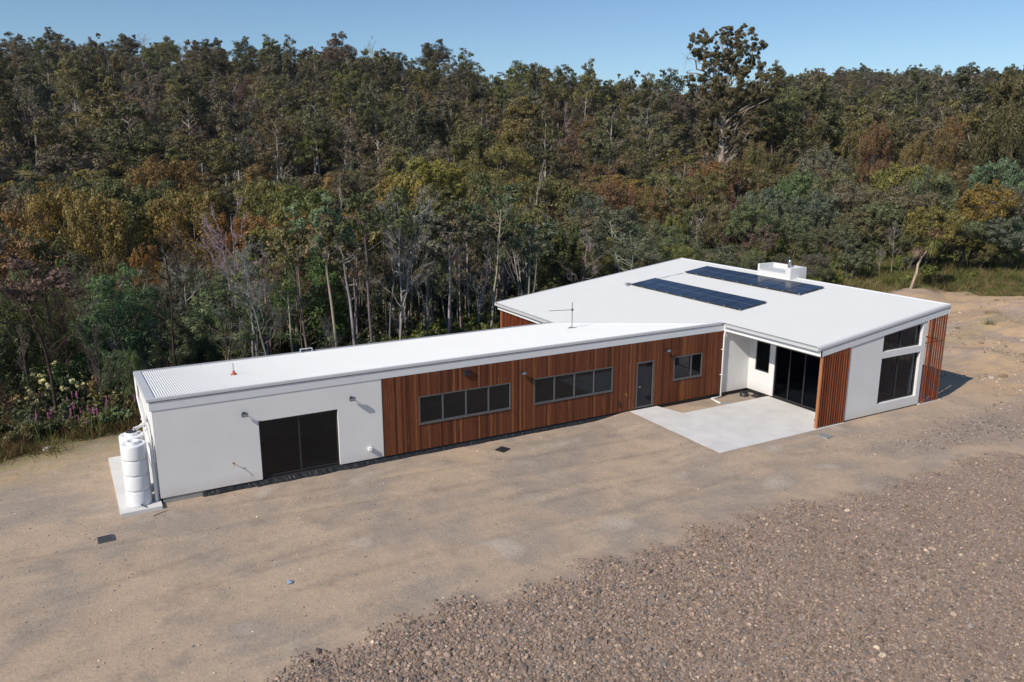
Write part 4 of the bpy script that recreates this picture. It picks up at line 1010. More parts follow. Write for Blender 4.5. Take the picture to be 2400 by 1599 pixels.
HERO = [
 # left, in the gully and low slope
 ('round', 150, 440, 84, 190, 'ochre'), ('round', 225, 452, 80, 150, 'ochre'), ('round', 75, 455, 92, 130, 'brown'), ('round', 20, 520, 78, 120, 'dkolive'),
 ('round', 405, 368, 104, 175, 'orange'), ('round', 455, 455, 82, 210, 'orange'), ('round', 375, 462, 88, 130, 'ochre'), ('round', 530, 500, 78, 90, 'orange'),
 ('round', 345, 572, 68, 90, 'orange'), ('round', 262, 600, 62, 100, 'brown'), ('round', 620, 420, 90, 150, 'olive'), ('round', 700, 470, 84, 160, 'olive'),
 ('round', 775, 398, 92, 170, 'dkolive'), ('round', 830, 450, 98, 110, 'ochre'), ('open', 700, 300, 150, 110, 'olive'), ('round', 660, 285, 165, 120, 'olive'),
 ('round', 1010, 378, 88, 210, 'golden'), ('round', 955, 420, 84, 160, 'golden'), ('open', 1020, 430, 70, 190, 'brown', 'pale'), ('round', 1185, 335, 118, 180, 'olive'), ('round', 1130, 400, 100, 130, 'olive'),
 ('open', 830, 505, 56, 150, 'pinkbrown', 'mid'), ('open', 1105, 560, 58, 110, 'grey', 'pale'), ('open', 1160, 470, 62, 110, 'grey', 'pale'), ('open', 1245, 455, 66, 110, 'olive', 'pale'),
 ('rusty', 700, 640, 50, 100, 'red', 'mid'), ('rusty', 755, 660, 52, 80, 'red', 'mid'), ('rusty', 650, 690, 50, 70, 'brown', 'grey'),
 ('bare', 145, 650, 41, 110, 'grey', 'dark'), ('bare', 110, 700, 43, 90, 'grey', 'dark'), ('bare', 45, 740, 42, 60, 'grey', 'mid'), ('bare', 225, 740, 39, 60, 'grey', 'mid'),
 ('bare', 20, 880, 36, 40, 'grey', 'dark'), ('bare', 85, 860, 36, 50, 'grey', 'dark'), ('bare', 275, 760, 46, 60, 'grey', 'pale'),
 ('wattle', 300, 850, 41, 110, 'green'), ('wattle', 330, 940, 38.6, 50, 'green'), ('wattle', 400, 760, 46, 120, 'bluegreen'), ('wattle', 360, 690, 50, 120, 'bluegreen'),
 ('wattle', 480, 700, 50, 120, 'bluegreen'), ('wattle', 560, 730, 48, 110, 'green'), ('wattle', 440, 610, 58, 100, 'bluegreen'), ('wattle', 410, 590, 62, 80, 'bluegreen'),
 ('wattle', 40, 620, 60, 120, 'green'), ('wattle', 130, 610, 62, 120, 'green'), ('wattle', 200, 640, 58, 110, 'green'), ('wattle', 10, 700, 52, 110, 'deepgreen'), ('wattle', 300, 660, 55, 110, 'deepgreen'),
 ('wattle', 550, 620, 58, 120, 'bluegreen'), ('wattle', 640, 600, 60, 120, 'green'), ('wattle', 720, 600, 60, 110, 'green'), ('wattle', 600, 690, 53, 100, 'grey'),
 ('wattle', 950, 545, 60, 130, 'bluegreen'), ('wattle', 900, 600, 56, 100, 'deepgreen'), ('pole', 1075, 600, 52, 40, 'grey', 'pale'), ('pole', 1130, 620, 53, 40, 'grey', 'pale'), ('pole', 1160, 640, 54, 40, 'grey', 'pale'), ('pole', 905, 640, 49, 40, 'deepgreen', 'mid'), ('pole', 1010, 560, 55, 60, 'grey', 'pale'),
 ('open', 1050, 580, 53, 90, 'grey', 'pale'), ('pole', 985, 600, 50, 50, 'deepgreen', 'grey'), ('pole', 1020, 640, 51, 50, 'grey', 'dark'), ('pole', 940, 650, 50, 60, 'deepgreen', 'mid'),
 ('bare', 1085, 560, 56, 90, 'grey', 'pale'), ('bare', 1120, 640, 54, 60, 'grey', 'pale'), ('bare', 1185, 560, 60, 70, 'grey', 'pale'), ('bare', 940, 720, 49, 40, 'grey', 'pale'), ('bare', 1000, 690, 50, 40, 'grey', 'pale'),
 ('bare', 1150, 620, 57, 50, 'grey', 'grey'), ('bare', 575, 840, 44, 50, 'grey', 'pale'), ('bare', 780, 740, 46, 60, 'grey', 'grey'),
 # behind the main roof
 ('dark', 1305, 510, 58, 90, 'dkolive'), ('dark', 1350, 520, 60, 60, 'dkolive'), ('open', 1380, 540, 57, 110, 'olive', 'grey'), ('bare', 1360, 560, 55, 110, 'grey', 'pale'),
 ('wattle', 1400, 455, 76, 140, 'bluegreen'), ('wattle', 1340, 470, 80, 90, 'bluegreen'), ('wattle', 1460, 500, 72, 120, 'bluegreen'), ('wattle', 1540, 520, 70, 130, 'bluegreen'), ('wattle', 1620, 550, 68, 130, 'bluegreen'),
 ('wattle', 1440, 570, 62, 110, 'grey'), ('wattle', 1500, 560, 66, 110, 'bluegreen'), ('wattle', 1590, 565, 62, 90, 'limegreen'), ('wattle', 1520, 600, 58, 70, 'limegreen'), ('wattle', 1660, 590, 62, 90, 'bluegreen'),
 ('wattle', 1570, 500, 75, 60, 'limegreen'), ('rusty', 1475, 445, 86, 36, 'red', 'mid'), ('rusty', 1530, 480, 84, 50, 'red', 'mid'), ('round', 1520, 435, 100, 90, 'ochre'), ('dark', 1605, 480, 82, 34, 'green'),
 ('round', 1460, 425, 105, 70, 'ochre'), ('open', 1640, 385, 96, 120, 'brown', 'mid'), ('round', 1770, 345, 112, 70, 'dkolive'), ('round', 1825, 350, 112, 60, 'dkolive'), ('round', 1770, 330, 118, 80, 'brown'),
 ('wattle', 1895, 352, 106, 120, 'bluegreen'), ('wattle', 1860, 400, 98, 110, 'bluegreen'), ('wattle', 1800, 440, 88, 110, 'bluegreen'), ('wattle', 1950, 400, 96, 110, 'grey'), ('wattle', 1930, 450, 88, 120, 'bluegreen'),
 ('wattle', 2020, 420, 90, 120, 'grey'), ('wattle', 2090, 380, 96, 130, 'limegreen'), ('wattle', 2150, 430, 88, 130, 'grey'), ('wattle', 2210, 400, 92, 120, 'bluegreen'), ('wattle', 2280, 430, 86, 130, 'ochre'),
 ('wattle', 2350, 370, 92, 120, 'bluegreen'), ('wattle', 2390, 430, 84, 110, 'bluegreen'), ('wattle', 2180, 480, 80, 120, 'limegreen'), ('wattle', 2080, 470, 84, 110, 'grey'), ('wattle', 2000, 490, 84, 120, 'grey'),
 ('wattle', 1860, 500, 82, 110, 'grey'), ('wattle', 1940, 520, 78, 100, 'grey'), ('wattle', 2260, 500, 80, 110, 'grey'), ('wattle', 2330, 500, 79, 120, 'bluegreen'), ('wattle', 2130, 540, 78, 90, 'deepgreen'),
 ('wattle', 1745, 470, 78, 110, 'grey'), ('wattle', 1700, 480, 80, 90, 'greybrown'), ('round', 2055, 292, 128, 80, 'brown'), ('round', 2235, 270, 140, 80, 'brown'), ('round', 2140, 330, 124, 70, 'brown'),
 ('round', 2385, 170, 105, 150, 'dkolive'), ('round', 2350, 250, 112, 110, 'olive'), ('round', 2320, 310, 108, 90, 'dkolive'), ('round', 1990, 310, 130, 70, 'olive'), ('round', 2180, 300, 132, 90, 'olive'),
 ('wattle', 1760, 585, 66, 80, 'grey'), ('wattle', 1900, 620, 62, 80, 'grey'), ('wattle', 1990, 640, 61, 70, 'bluegreen'), ('wattle', 1830, 600, 68, 60, 'deepgreen'), ('wattle', 2350, 610, 69, 70, 'deepgreen'), ('wattle', 2290, 620, 70, 50, 'brown'),
 ('pole', 1995, 540, 66, 60, 'grey', 'grey'), ('bare', 2095, 520, 68, 60, 'grey', 'pale'), ('bare', 2060, 580, 67, 40, 'grey', 'pale'), ('open', 2200, 500, 72, 110, 'deepgreen', 'dark'), ('open', 2250, 520, 74, 90, 'limegreen', 'dark'),
 ('pole', 2270, 560, 71, 50, 'brown', 'mid'), ('pole', 2290, 550, 73, 60, 'olive', 'mid'), ('open', 1775, 530, 74, 100, 'greybrown', 'mid'), ('open', 1890, 540, 76, 80, 'grey', 'dark'), ('open', 2040, 560, 76, 80, 'deepgreen', 'dark'),
 # skyline trees
 ('tall', 1010, 84, 345, 60, 'dkolive'), ('bare', 870, 98, 345, 40, 'grey', 'pale'), ('tall', 570, 88, 350, 50, 'dkolive'), ('tall', 470, 90, 352, 80, 'dkolive'), ('tall', 130, 68, 352, 70, 'dkolive'), ('tall', 300, 75, 352, 60, 'dkolive'),
 ('tall', 655, 98, 350, 45, 'dkolive'), ('tall', 780, 103, 348, 70, 'dkolive'), ('tall', 1270, 142, 345, 50, 'dkolive'), ('tall', 1370, 172, 342, 70, 'dkolive'), ('tall', 1225, 145, 345, 40, 'dkolive'), ('bare', 340, 80, 352, 40, 'grey', 'pale'),
 # pale trunks and dead trees on the slope
 ('bare', 290, 185, 190, 110, 'grey', 'grey'), ('bare', 60, 200, 200, 60, 'grey', 'grey'), ('bare', 548, 180, 215, 70, 'brown', 'mid'), ('bare', 840, 170, 235, 50, 'grey', 'pale'), ('bare', 1080, 200, 230, 40, 'grey', 'pale'),
 ('bare', 1500, 310, 165, 60, 'grey', 'pale'), ('bare', 1320, 250, 200, 40, 'grey', 'pale'), ('tall', 400, 230, 190, 60, 'dkolive', 'pale'), ('bare', 475, 265, 180, 16, 'grey', 'pale'), ('bare', 2170, 250, 190, 60, 'grey', 'pale'),
 ('bare', 2240, 200, 260, 60, 'grey', 'pale'), ('bare', 1985, 290, 220, 40, 'grey', 'pale'), ('bare', 220, 330, 150, 50, 'grey', 'pale'), ('tall', 1440, 300, 170, 60, 'brown', 'pale'), ('tall', 1130, 260, 210, 50, 'olive', 'pale'),
]
for hh in HERO: hero(*hh)
NH = len(TREES)
# ---- fill the slopes: jittered rings, thinned where something already stands
g = np.random.default_rng(77)
occ = {}
def near(x, y, d):
    i, j = int(x // 4), int(y // 4); R = int(d // 4) + 1
    for a in range(i - R, i + R + 1):
        for b in range(j - R, j + R + 1):
            for (px_, py_, w_) in occ.get((a, b), ()):
                if (px_ - x) ** 2 + (py_ - y) ** 2 < (d * .5 + w_) ** 2: return True
    return False
def occupy(x, y, w): occ.setdefault((int(x // 4), int(y // 4)), []).append((x, y, w))
for t in TREES: occupy(t['x'], t['y'], t['w'] * .30)
occupy(*at_col(1690, 128), 4)
FAR = []
def pick(opts):
    ws = np.array([o[1] for o in opts], float); return opts[g.choice(len(opts), p=ws / ws.sum())][0]
def fill(n, r0, r1, c0, c1, spacing):
    rr = np.sqrt(g.uniform(r0 ** 2, r1 ** 2, n)); b0, b1 = math.atan((c0 - 1200) / 1863.9), math.atan((c1 - 1200) / 1863.9); bb = g.uniform(b0, b1, n)
    for r, b in zip(rr, bb):
        c = 1200 + 1863.9 * math.tan(b)
        x, y = CX + r * math.sin(YAW + b), CY + r * math.cos(YAW + b)
        pr = float(np.interp(c, _pc, [p[1][0][0] for p in PROF]))
        if r < pr + 3.5: continue
        # open grassy clearing east of the house
        if c > 1650 and r < 100 and g.random() < .86: continue
        if near(x, y, spacing * .55): continue
        if r < pr + 26 or (r < 72 and c < 1600):
            if c < 420 and r < pr + 13: kd, co = pick([(('bare', 'grey'), 5), (('wattle', 'greybrown'), 1), (('pole', 'greybrown'), 1.5)])
            elif c < 420: kd, co = pick([(('wattle', 'green'), 3), (('wattle', 'deepgreen'), 3), (('bare', 'grey'), 2.0), (('wattle', 'bluegreen'), 1), (('open', 'brown'), .5)])
            elif c < 800: kd, co = pick([(('wattle', 'bluegreen'), 2.5), (('wattle', 'grey'), 2), (('open', 'grey'), 1), (('bare', 'grey'), 1.6), (('pole', 'olive'), 2), (('wattle', 'green'), 2)])
            elif 840 < c < 1250 and r < 60: kd, co = pick([(('pole', 'grey'), 4), (('pole', 'deepgreen'), 2), (('pole', 'olive'), 2), (('bare', 'grey'), 1.3)])
            elif c < 1300: kd, co = pick([(('pole', 'grey'), 4), (('pole', 'deepgreen'), 3), (('bare', 'grey'), 1.8), (('wattle', 'bluegreen'), 1.6), (('wattle', 'deepgreen'), 1.2), (('open', 'grey'), 1.5)])
            else: kd, co = pick([(('wattle', 'bluegreen'), 2), (('wattle', 'grey'), 2), (('open', 'grey'), 1.5), (('pole', 'grey'), 1), (('wattle', 'olive'), 1), (('bare', 'grey'), .5)])
        elif r < 125:
            if c < 1500: kd, co = pick([(('round', 'olive'), 2.5), (('round', 'ochre'), 1.6), (('round', 'brown'), 1.5), (('open', 'olive'), 1), (('round', 'dkolive'), 1.4), (('bare', 'grey'), .8), (('wattle', 'bluegreen'), .8), (('wattle', 'yellow'), .1)])
            else: kd, co = pick([(('wattle', 'bluegreen'), 2), (('canopy', 'grey'), 2), (('open', 'olive'), 1.5), (('round', 'olive'), 1.2), (('round', 'brown'), 1), (('bare', 'grey'), .6)])
        else:
            kd, co = pick([(('tall', 'olive'), 2.6), (('round', 'olive'), 1.2), (('round', 'dkolive'), 1.0), (('tall', 'dkolive'), 2.4), (('open', 'brown'), 1.4), (('tall', 'greybrown'), 1.4), (('bare', 'grey'), 3.2), (('round', 'brown'), .9), (('wattle', 'bluegreen'), .5), (('wattle', 'yellow'), .22), (('open', 'greybrown'), 1.0)])
        h = {'canopy': 7.5, 'round': 13, 'tall': 19.0, 'open': 13, 'wattle': 6.8, 'pole': 10.5, 'bare': 10.5}[kd] * g.uniform(.7, 1.2)
        w = {'canopy': 6.2, 'round': 9.6, 'tall': 7.6, 'open': 7.4, 'wattle': 6.2, 'pole': 3.6, 'bare': 5.5}[kd] * g.uniform(.75, 1.2)
        if r < 45 and kd != 'bare': h = min(h, 3.0 + (r - pr) * .45)
        if kd == 'bare' and r < 60: h = min(h, 8.5); w *= .8
        if kd in ('round',) and c > 1500 and r < 125: h *= .85
        cap = zpix(c, r, (480 if r < 84 else 400) if c < 1500 else (570 if r < 75 else 455 if r < 100 else 370)) if r < 128 else 1e9
        h = max(3.2, min(h, cap * g.uniform(.85, 1.0) - float(height(x, y)))) if r < 128 else h
        if kd == 'pole': h = max(h, 6.0); w = min(w, 3.6)
        if r > 290: h *= .80
        bk = 'dark' if (c < 420 and r < pr + 13) else pick([('pale', 1.4), ('mid', 2), ('grey', 1.5), ('dark', .8)]) if kd != 'bare' else pick([('pale', 1.2), ('grey', 2), ('mid', 1)])
        occupy(x, y, w * .22)
        t = dict(kind=kd, x=x, y=y, z=float(height(x, y)), h=h, w=w, col=co, bark=bk)
        TREES.append(t)
for k in range(64):   # thin pale stems crowding the bank behind the low roof
    c = g.uniform(520, 1290); pr = float(np.interp(c, _pc, [p[1][0][0] for p in PROF])); r = pr + g.uniform(3, 15); x, y = at_col(c, r)
    if near(x, y, 1.2) and g.random() < .5: continue
    kd = pick([('pole', 3), ('bare', 1.3)]); h = g.uniform(6.5, 10) + (r - pr) * .12
    add_tree(kd, x, y, h, g.uniform(2.2, 3.6) if kd == 'pole' else g.uniform(2.4, 4), pick([('grey', 2), ('deepgreen', 2), ('olive', 1.5)]), pick([('pale', 2), ('mid', 1), ('grey', 1.5)])); occupy(x, y, .5)
fill(900, 34, 75, -150, 2550, 4.2)
fill(900, 70, 130, -250, 2650, 7.4)
fill(2400, 125, 390, -250, 2650, 9.6)
fill(2600, 380, 800, 1350, 2650, 9.5)
print('TREES', len(TREES))
for t in TREES:
    r = math.hypot(t['x'] - CX, t['y'] - CY); c, b = col_of(t['x'], t['y']); t['r'] = r; t['c'] = float(c)
    t['big'] = t['h'] * (t['w'] if t['kind'] != 'bare' else t['w'] * .8) / r ** 2 * (1 if -60 < t['c'] < 2460 else .0)
rank = sorted(range(len(TREES)), key=lambda i: -(TREES[i]['big'] + (10 if i < NH else 0)))
near_set = rank[:292]; far_set = rank[292:]

# ---- labels: colour and form, the zone it stands in, then its order from the left among its like
KW = {'round': ('rounded', 'gum'), 'tall': ('tall', 'gum'), 'open': ('open-crowned', 'gum'), 'wattle': ('bushy', 'wattle'), 'pole': ('slender', 'sapling'),
      'dark': ('conical', 'tree'), 'bare': ('bare', 'dead tree'), 'canopy': ('high-crowned', 'wattle'), 'rusty': ('thin', 'withered tree')}
def zone(t):
    r, c = t['r'], t['c']
    land = ('behind the tanks' if c < 330 else 'above the white wall' if c < 800 else 'above the long low roof' if c < 1230 else 'beyond the main roof' if c < 1720 else 'beyond the chimney' if c < 2000 else 'beyond the clay ground')
    dep = 'beside the yard' if r < t['pr'] + 14 else 'in the gully' if r < 80 and c < 1500 else 'in the near woods' if r < 100 else 'low on the slope' if r < 135 else 'halfway up the hill' if r < 270 else 'on the skyline'
    return dep, land
for t in TREES: t['pr'] = float(np.interp(t['c'], _pc, [p[1][0][0] for p in PROF]))
groups = {}
for i in near_set:
    t = TREES[i]; groups.setdefault((KW[t['kind']], COLW[t['col']] if t['kind'] != 'bare' else {'pale': 'pale', 'grey': 'grey', 'mid': 'brown', 'dark': 'dark'}[t['bark']], zone(t)), []).append(i)
ORDW = ['', 'leftmost', 'second from left', 'third from left', 'fourth from left', 'fifth from left', 'sixth from left', 'seventh from left', 'eighth from left', 'ninth from left', 'tenth from left', 'eleventh from left', 'twelfth from left', 'thirteenth from left']
for (kw, cw, (dep, land)), ids in groups.items():
    ids.sort(key=lambda i: TREES[i]['c'])
    for n, i in enumerate(ids):
        base = '%s %s %s %s %s' % (kw[0], cw, kw[1], dep, land)
        TREES[i]['label'] = base if len(ids) == 1 else base + ', ' + ORDW[min(n + 1, 13)]
r3 = random.Random(3); firsts = {}
for i in near_set:
    t = TREES[i]; ms = TM[t['kind']]; wm, cm = ms[r3.randrange(len(ms))]
    k = KINDS.get(t['kind'], dict(h=11 if t['kind'] == 'bare' else 10, w=6.))
    sh, sw = t['h'] / k['h'], t['w'] / k['w']; sw = min(sw, 1.35 * sh); rz = r3.uniform(0, 6.283)
    co = tuple(v * 1.12 * (1 + r3.uniform(-.16, .16)) for v in COLR[t['col']]) + (1,); bk = tuple(v * r3.uniform(.8, 1.15) for v in BARK[t['bark']]) + (1,)
    nm = KIND_WORD[t['kind']][0]
    if cm is None:
        o = link(nm, wm, None, (t['x'], t['y'], t['z'])); o.color = bk
    else:
        o = empty(nm, (t['x'], t['y'], t['z'])); a = link('trunk', wm, o); a.color = bk; b = link('crown', cm, o); b.color = co
    o.rotation_euler = (0, 0, rz); o.scale = (sw, sw, sh)
    tag(o, t['label'], 'tree', {'wattle': 'wattle trees around the house', 'canopy': 'wattle trees around the house', 'bare': 'dead trees in the bush', 'pole': 'slender saplings behind the house', 'rusty': 'trees with dead leaves', 'dark': 'dark conical trees'}.get(t['kind'], 'gum trees on the hills'))

# ---- the far wood
FK = [('round', 3), ('tall', 4), ('open', 3), ('wattle', 2), ('bare', 3)]
fm = []; fidx = {}
for kd, n in FK:
    for i in range(n):
        if kd == 'bare': G = grow_bare(700 + i, 11, 6, 12, .8, 1, .17)
        else: G = grow(kd, 500 + 31 * len(fm), .62)
        fidx.setdefault(kd, []).append(len(fm)); fm.append(G.joined('far_tree_mesh', M['bark_i'], M['leaf_i']))
pc_ = protos('far_tree_masters', fm)
P_, I_, S__, R_, T_ = [], [], [], [], []
for i in far_set:
    t = TREES[i]; kd = t['kind'] if t['kind'] in fidx else {'pole': 'open', 'dark': 'round', 'rusty': 'open', 'canopy': 'wattle'}[t['kind']]
    k = KINDS.get(kd, dict(h=11, w=6.)); P_.append((t['x'], t['y'], t['z'])); I_.append(fidx[kd][g.integers(0, len(fidx[kd]))])
    sw = t['w'] / k['w'] * 1.08; S__.append((sw, sw, t['h'] / k['h'])); R_.append((0, 0, g.uniform(0, 6.28)))
    T_.append(np.array(COLR[t['col']]) * g.uniform(.9, 1.4) * (1 + g.normal(0, .05, 3)))
scatter('distant_forest', P_, I_, S__, R_, T_, pc_, 'dense eucalypt forest covering the far hillsides up to the skyline')

# ---- undergrowth (stuff)
def shrub(seed, h, w, n, ls, nl):
    G = Grow(seed)
    for i in range(nl):
        a = G.g.uniform(0, 6.28); d = G.g.uniform(0, .42) * w
        G.lobe((math.cos(a) * d, math.sin(a) * d, h * G.g.uniform(.25, .75)), h * G.g.uniform(.3, .45), n // nl, ls, 7, .8, G.g.normal(0, .08), .4, .5)
    n2 = 10; G.ribbons(np.zeros((n2, 3)), unit(G.g.normal(size=(n2, 3)) + [0, 0, 1.2]), h * G.g.uniform(.6, 1.2, n2), np.full(n2, .012))
    return G.joined('shrub_mesh', M['bark_i'], M['leaf_i'])
def tuft(seed, n=60, h=.5, sp=.22):
    G = Grow(seed); q = G.g.normal(0, sp, (n, 3)); q[:, 2] = -.03
    d = unit(G.g.normal(0, .45, (n, 3)) + [0, 0, 1.1]); L = h * G.g.uniform(.5, 1.3, n); a = unit(np.cross(d, G.g.normal(size=d.shape))) * .011
    V = np.stack([q - a, q + a, q + d * L[:, None] + a * .2, q + d * L[:, None] - a * .2], 1).reshape(-1, 3)
    return npmesh('tuft_mesh', V, np.arange(n * 4).reshape(-1, 4), [M['leaf_i']], np.clip(G.g.normal(.5, .2, n), 0, 1))
shc = protos('shrub_masters', [shrub(40 + i, [1.0, 1.5, .8, 1.2][i], [1.6, 1.8, 1.4, 2.2][i], 1300, .15, 7) for i in range(4)])
tfc = protos('tuft_masters', [tuft(60 + i, 70, [.4, .6, .5][i]) for i in range(3)])
def spread(n, r0, r1, c0, c1):
    rr = np.sqrt(g.uniform(r0 ** 2, r1 ** 2, n)); b0, b1 = math.atan((c0 - 1200) / 1863.9), math.atan((c1 - 1200) / 1863.9); bb = g.uniform(b0, b1, n)
    x = CX + rr * np.sin(YAW + bb); y = CY + rr * np.cos(YAW + bb); c, _ = col_of(x, y); return x, y, rr, c, plateau_r(x, y)
palS = np.array([COLR['olive'], COLR['greybrown'], COLR['brown'], COLR['green'], COLR['deepgreen'], COLR['grey']])
X, Y, Rr, Cc, Pr = [np.concatenate(z) for z in zip(spread(3600, 34, 90, -150, 2550), spread(5200, 85, 380, -200, 2600))]
k = (Rr > Pr + 1.5) & ~((Cc > 1650) & (Rr < 100) & (g.random(len(X)) < .6)); X, Y, Rr, Cc = X[k], Y[k], Rr[k], Cc[k]; n = len(X)
sc = np.where(Rr < 90, g.uniform(.5, 1.2, n), g.uniform(1.0, 2.2, n))
scatter('undergrowth', np.stack([X, Y, height(X, Y)], -1), g.integers(0, 4, n), np.stack([sc, sc, sc], -1), np.stack([np.zeros(n), np.zeros(n), g.uniform(0, 6.28, n)], -1),
        np.where((((Cc > 880) & (Cc < 1220) & (Rr < 60)) | ((Cc > 1650) & (Rr < 110)))[:, None], np.array([(.14, .165, .04)]), palS[g.integers(0, 6, n)]) * g.uniform(.6, 1.2, (n, 1)), shc, 'low scrubby undergrowth between the trees')
X, Y, Rr, Cc, Pr = [np.concatenate(z) for z in zip(spread(9000, 33, 60, -100, 2500), spread(15000, 56, 110, 1250, 2500))]
pn = Pr + 1.2 * np.sin(X * .9) * np.sin(Y * .7 + X * .3)
pp = np.clip((Rr - pn + .9) / 2.5, 0, 1); k = g.random(len(X)) < pp; X, Y, Rr, Cc = X[k], Y[k], Rr[k], Cc[k]; n = len(X)
xa = g.uniform(60, 82, 3000); ya = g.uniform(5, 17, 3000); ka = (np.hypot((xa - 71) / 9, (ya - 11) / 5.5) < .8)
xb = g.uniform(46, 66, 22); yb = g.uniform(-1, 12, 22)
X = np.concatenate([X, xa[ka], xb]); Y = np.concatenate([Y, ya[ka], yb]); nn = int(ka.sum()) + 22; n += nn
Xc = col_of(X, Y)[0]; sc = g.uniform(.6, 1.5, n); sc[-nn:] *= .5; sc[Xc < 420] *= .7; palG = np.array([(.085, .095, .028), (.12, .10, .045), (.06, .075, .022), (.17, .13, .06), (.10, .12, .03)])
scatter('grass', np.stack([X, Y, height(X, Y)], -1), g.integers(0, 3, n), np.stack([sc * 1.5, sc * 1.5, sc], -1), np.stack([np.zeros(n), np.zeros(n), g.uniform(0, 6.28, n)], -1),
        np.where((Xc < 420)[:, None], palG[g.integers(0, 5, n)] * np.array([(1.15, .85, .9)]), palG[g.integers(0, 5, n)] * np.where(X > 50, 1.5, 1.)[:, None]) * g.uniform(.7, 1.25, (n, 1)), tfc, 'rough grass along the edge of the yard and under the trees')

# ---- gravel (stuff)
def rock(seed):
    q = np.random.default_rng(seed); import bmesh
    bm = bmesh.new(); bmesh.ops.create_icosphere(bm, subdivisions=1, radius=.5)
    for v in bm.verts: v.co *= q.uniform(.75, 1.15); v.co.z *= .72; v.co.x *= 1.2
    me = bpy.data.meshes.new('stone_mesh'); bm.to_mesh(me); bm.free(); me.materials.append(M['stone']); return me
rkc = protos('stone_masters', [rock(i) for i in range(6)])
def in_view(x, y):
    c, b = col_of(x, y); return (np.abs(b) < .69)
n = 520000; x = g.uniform(-4, 44, n); y = g.uniform(-24, -6.5, n); d = np.hypot(x - CX, y - CY)
patch = .5 + .5 * np.sin(x * .8 + 1.5 * np.sin(y * .6)) * np.sin(y * 1.1 + x * .3)
den = gravel_mask(x, y) * np.clip(17 / d, .45, 1) * (.72 + .28 * patch)
k = in_view(x, y) & (d > 12) & (g.random(n) < den ** 1.3); x1, y1 = x[k], y[k]
n = 60000; x = g.uniform(22, 50, n); y = g.uniform(-12, -4.5, n)
k = in_view(x, y) & (g.random(n) < gravel2_mask(x, y) * .5 * (.4 + .6 * (np.sin(x * .9 + np.sin(y * 1.7)) * np.sin(y * 1.4 + x * .2) > -.3))); x2, y2 = x[k], y[k]
n = 26000; x = g.uniform(-9, 46, n); y = g.uniform(-16, 7, n)
inhouse = (x > -1.4) & (x < 32.4) & (y > -.25) | (x > 18.8) & (x < 32.4) & (y > -5.7)
k = in_view(x, y) & ~inhouse; x3, y3 = x[k], y[k]
x4 = g.uniform(33.5, 62, 2600); y4 = g.uniform(-8, 8, 2600); k = in_view(x4, y4) & (np.sin(x4 * .7 + 2 * np.sin(y4 * .5)) * np.sin(y4 * .9) > -.2); x4, y4 = x4[k], y4[k]
X = np.concatenate([x1, x2, x3, x4]); Y = np.concatenate([y1, y2, y3, y4]); n = len(X)
s1 = np.clip(g.lognormal(-3.02, .42, len(x1)) * (1 - .25 * np.clip((x1 - 8) / 18, 0, 1)), .020, .20); s2 = np.clip(g.lognormal(-3.15, .4, len(x2)), .02, .13); s3 = np.clip(g.lognormal(-3.9, .45, len(x3)), .01, .07)
sc = np.concatenate([s1, s2, s3, np.clip(g.lognormal(-2.6, .5, len(x4)), .03, .30)]); pal = np.array([(.275, .195, .150), (.325, .24, .18), (.225, .185, .155), (.295, .21, .148), (.46, .36, .26), (.18, .16, .145)])
pal2 = np.array([(.25, .225, .205), (.19, .17, .16), (.31, .26, .22), (.24, .195, .16)])
tint = np.concatenate([pal[g.choice(6, len(x1), p=[.32, .2, .2, .2, .02, .06])], pal2[g.integers(0, 4, len(x2))], pal[g.choice(6, len(x3))] * 1.35, np.array([(.42, .32, .24)]) * g.uniform(.6, 1.2, (len(x4), 1))])
scatter('gravel', np.stack([X, Y, height(X, Y) + sc * .12], -1), g.integers(0, 6, n), np.stack([sc] * 3, -1), g.uniform(-.5, .5, (n, 3)) + np.stack([np.zeros(n), np.zeros(n), g.uniform(0, 6.28, n)], -1),
        tint * g.uniform(.8, 1.2, (n, 1)), rkc, 'loose brown gravel spread across the front of the yard')
print('STONES', n)

